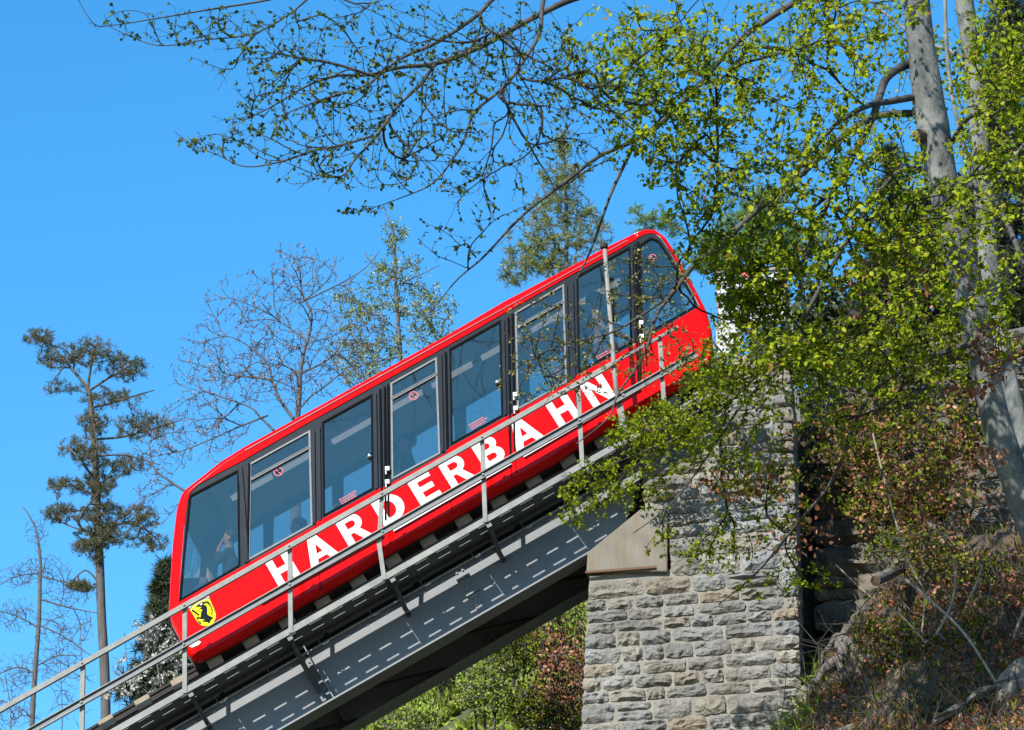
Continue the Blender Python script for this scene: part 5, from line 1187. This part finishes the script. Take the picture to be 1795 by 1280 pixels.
ROOT = mat('weathered_root', (.24, .21, .19), .9, col2=(.1, .085, .07), scale=6, bump=.8, bscale=25, coord='World', stretch=(1, 1, 3))
def bp(px, py):
    v = (py-bank_top(px))/520; p = bank_surf(px, max(v, 0)); return p+Vector((0, -.1, .06))
rs_ = root('root_stump', bp(1475, 1130), 'gnarled grey tree root running down the bank from a forked stump', 'tree root')
for pts, r0, r1 in (([(1490, 1105), (1472, 1140), (1480, 1170), (1455, 1195), (1430, 1220), (1395, 1250), (1350, 1285)], 12, 5), ([(1478, 1120), (1450, 1150), (1440, 1180)], 8, 3), ([(1485, 1140), (1500, 1155), (1530, 1160)], 7, 3), ([(1470, 1180), (1485, 1195), (1492, 1215)], 6, 2), ([(1490, 1108), (1500, 1090), (1520, 1078)], 6, 2), ([(1420, 1225), (1425, 1250), (1405, 1275)], 5, 2)):
    w_ = lerp_poly([(a, b, r0+(r1-r0)*i/(len(pts)-1)) for i, (a, b) in enumerate(pts)], 0)
    g = MB(); q = []; rr = []
    for i, (p, r_2) in enumerate(w_):
        x, y = pix(np.array(p)); q.append(bp(x, y)+Vector((0, .04, 0))); rr.append((r0+(r1-r0)*i/len(w_))/135*(1+.25*noise.noise(p*5)))
    g.tube(q, rr, 9); g.build('root', ROOT, rs_, smooth=True)
for k, (pts, r0, lab, nm) in enumerate((
    ([(1530, 760), (1550, 840), (1575, 930), (1600, 1000), (1620, 1040), (1616, 1110)], 1.8, 'long pale whip hanging across the undergrowth from above', 'bramble_stem'),
    ([(1465, 990), (1530, 1050), (1580, 1080), (1625, 1130)], 1.5, 'pale stem slanting down to the right over the dark undergrowth', 'bramble_stem'),
    ([(1580, 1010), (1640, 1060), (1690, 1110), (1730, 1170), (1770, 1240), (1790, 1290)], 2.6, 'thickest pale stem running diagonally down to the lower right corner', 'bramble_stem'),
    ([(1640, 1115), (1668, 1060), (1675, 1010), (1672, 985)], 2.6, 'upright brown dead stick standing on the upper bank', 'dead_stick'),
    ([(1700, 1050), (1715, 1015), (1722, 990)], 2.4, 'short grey stick leaning right below the beech trunk', 'dead_stick'),
    ([(1765, 1170), (1780, 1110), (1800, 1060)], 3, 'stout grey broken branch at the right edge of the bank', 'dead_stick'))):
    r = root('bramble' if nm == 'bramble_stem' else nm, P(*pts[0], -3.5-k*.2), lab, 'bramble' if nm == 'bramble_stem' else 'stick')
    w_ = lerp_poly([(a, b, r0) for a, b in pts], -3.2-k*.15, -5.2 if pts[-1][1] > 1200 else None); g = MB(); g.tube([p for p, _ in w_], [q for _, q in w_], 6); g.build('stem' if nm == 'bramble_stem' else 'wood', mat('pale_stem', (.36, .3, .22), .8), r, smooth=True)
    pos = np.array([w_[int(i)][0] for i in rk.integers(3, len(w_)-1, 6)])+rk.normal(0, .03, (6, 3))
    if nm == 'bramble_stem': scatter('leaves', LEAF_T, pos, rand_dirs(rk, 6), rk.uniform(.06, .12, 6), LG, r, rk)
r = root('cut_log', P(1540, 1010, -1.5), 'short brown cut log lying at the top of the bank near the wall', 'log')
g = MB(); a = P(1535, 1018, -2.2); b = P(1580, 996, -1.2); g.tube([a, (a+b)/2, b], [.07, .075, .07], 14); g.build('log_bark', ROOT, r)
g = MB(); d = (a-b).normalized(); g.tube([a+d*.001, a+d*.006], .064, 14); g.build('cut_face', MATS['cut_wood'], r)
ROCK = mat('bank_rock', (.28, .25, .21), .9, col2=(.14, .12, .09), scale=3, bump=.8, bscale=15, coord='World')
for k, (x, y, s_, lb) in enumerate(((1670, 1265, (.22, .15, .06), 'long flat tan rock at the bottom of the bank'), (1720, 1235, (.17, .15, .06), 'slanting rock slab just above the long flat rock'), (1785, 1200, (.3, .2, .3), 'grey rock half buried at the right edge of the bank'), (1415, 1235, (.16, .1, .14), 'small pointed rock by the stump root'), (1480, 1290, (.25, .15, .12), 'rounded rock at the foot of the frame under the root'))):
    c = bp(x, y)-Vector((0, .02, .03)); bm = bmesh.new(); bmesh.ops.create_icosphere(bm, subdivisions=3, radius=1)
    for v in bm.verts:
        v.co *= 1+.35*noise.noise(v.co*1.6+Vector((k*7, 0, 0))); v.co = Vector((round(v.co.x*3)/3*.4+v.co.x*.6, v.co.y, v.co.z)); v.co = Vector((v.co.x*s_[0], v.co.y*s_[1], v.co.z*s_[2]+v.co.x*s_[0]*.45))+c
    me = bpy.data.meshes.new('rock'); bm.to_mesh(me); bm.free(); me.materials.append(ROCK); o = link('rock', me); prop(o, lb, 'rock')
# brambles and herbs over the bank
for k, (x, y, rx, ry, n, lb) in enumerate(((1600, 960, 90, 40, 90, 'low dark bramble tangle below the abutment shrubs'), (1700, 1000, 70, 40, 70, 'brown leaved bramble patch near the beech foot'), (1560, 1120, 80, 50, 70, 'thin green bramble in the hollow right of the stump root'), (1700, 1130, 80, 60, 60, 'straggly green bramble high on the right bank'))):
    Y = -1.6-.9*k*.6; shrub('bramble', [[(x-20, y+40, 1.5), (x, y, 1.2), (x+40, y-30, .8)], [(x+20, y+40, 1.5), (x-20, y-10, 1), (x-50, y-20, .6)]], Y, [(x, y, rx, ry, Y, .5, n*2)], SHR, lb, per=6, size=(.03, .07), seed=120+k, twig=TWIGL, tm=LEAF_T, brown=.22, rt=.004)
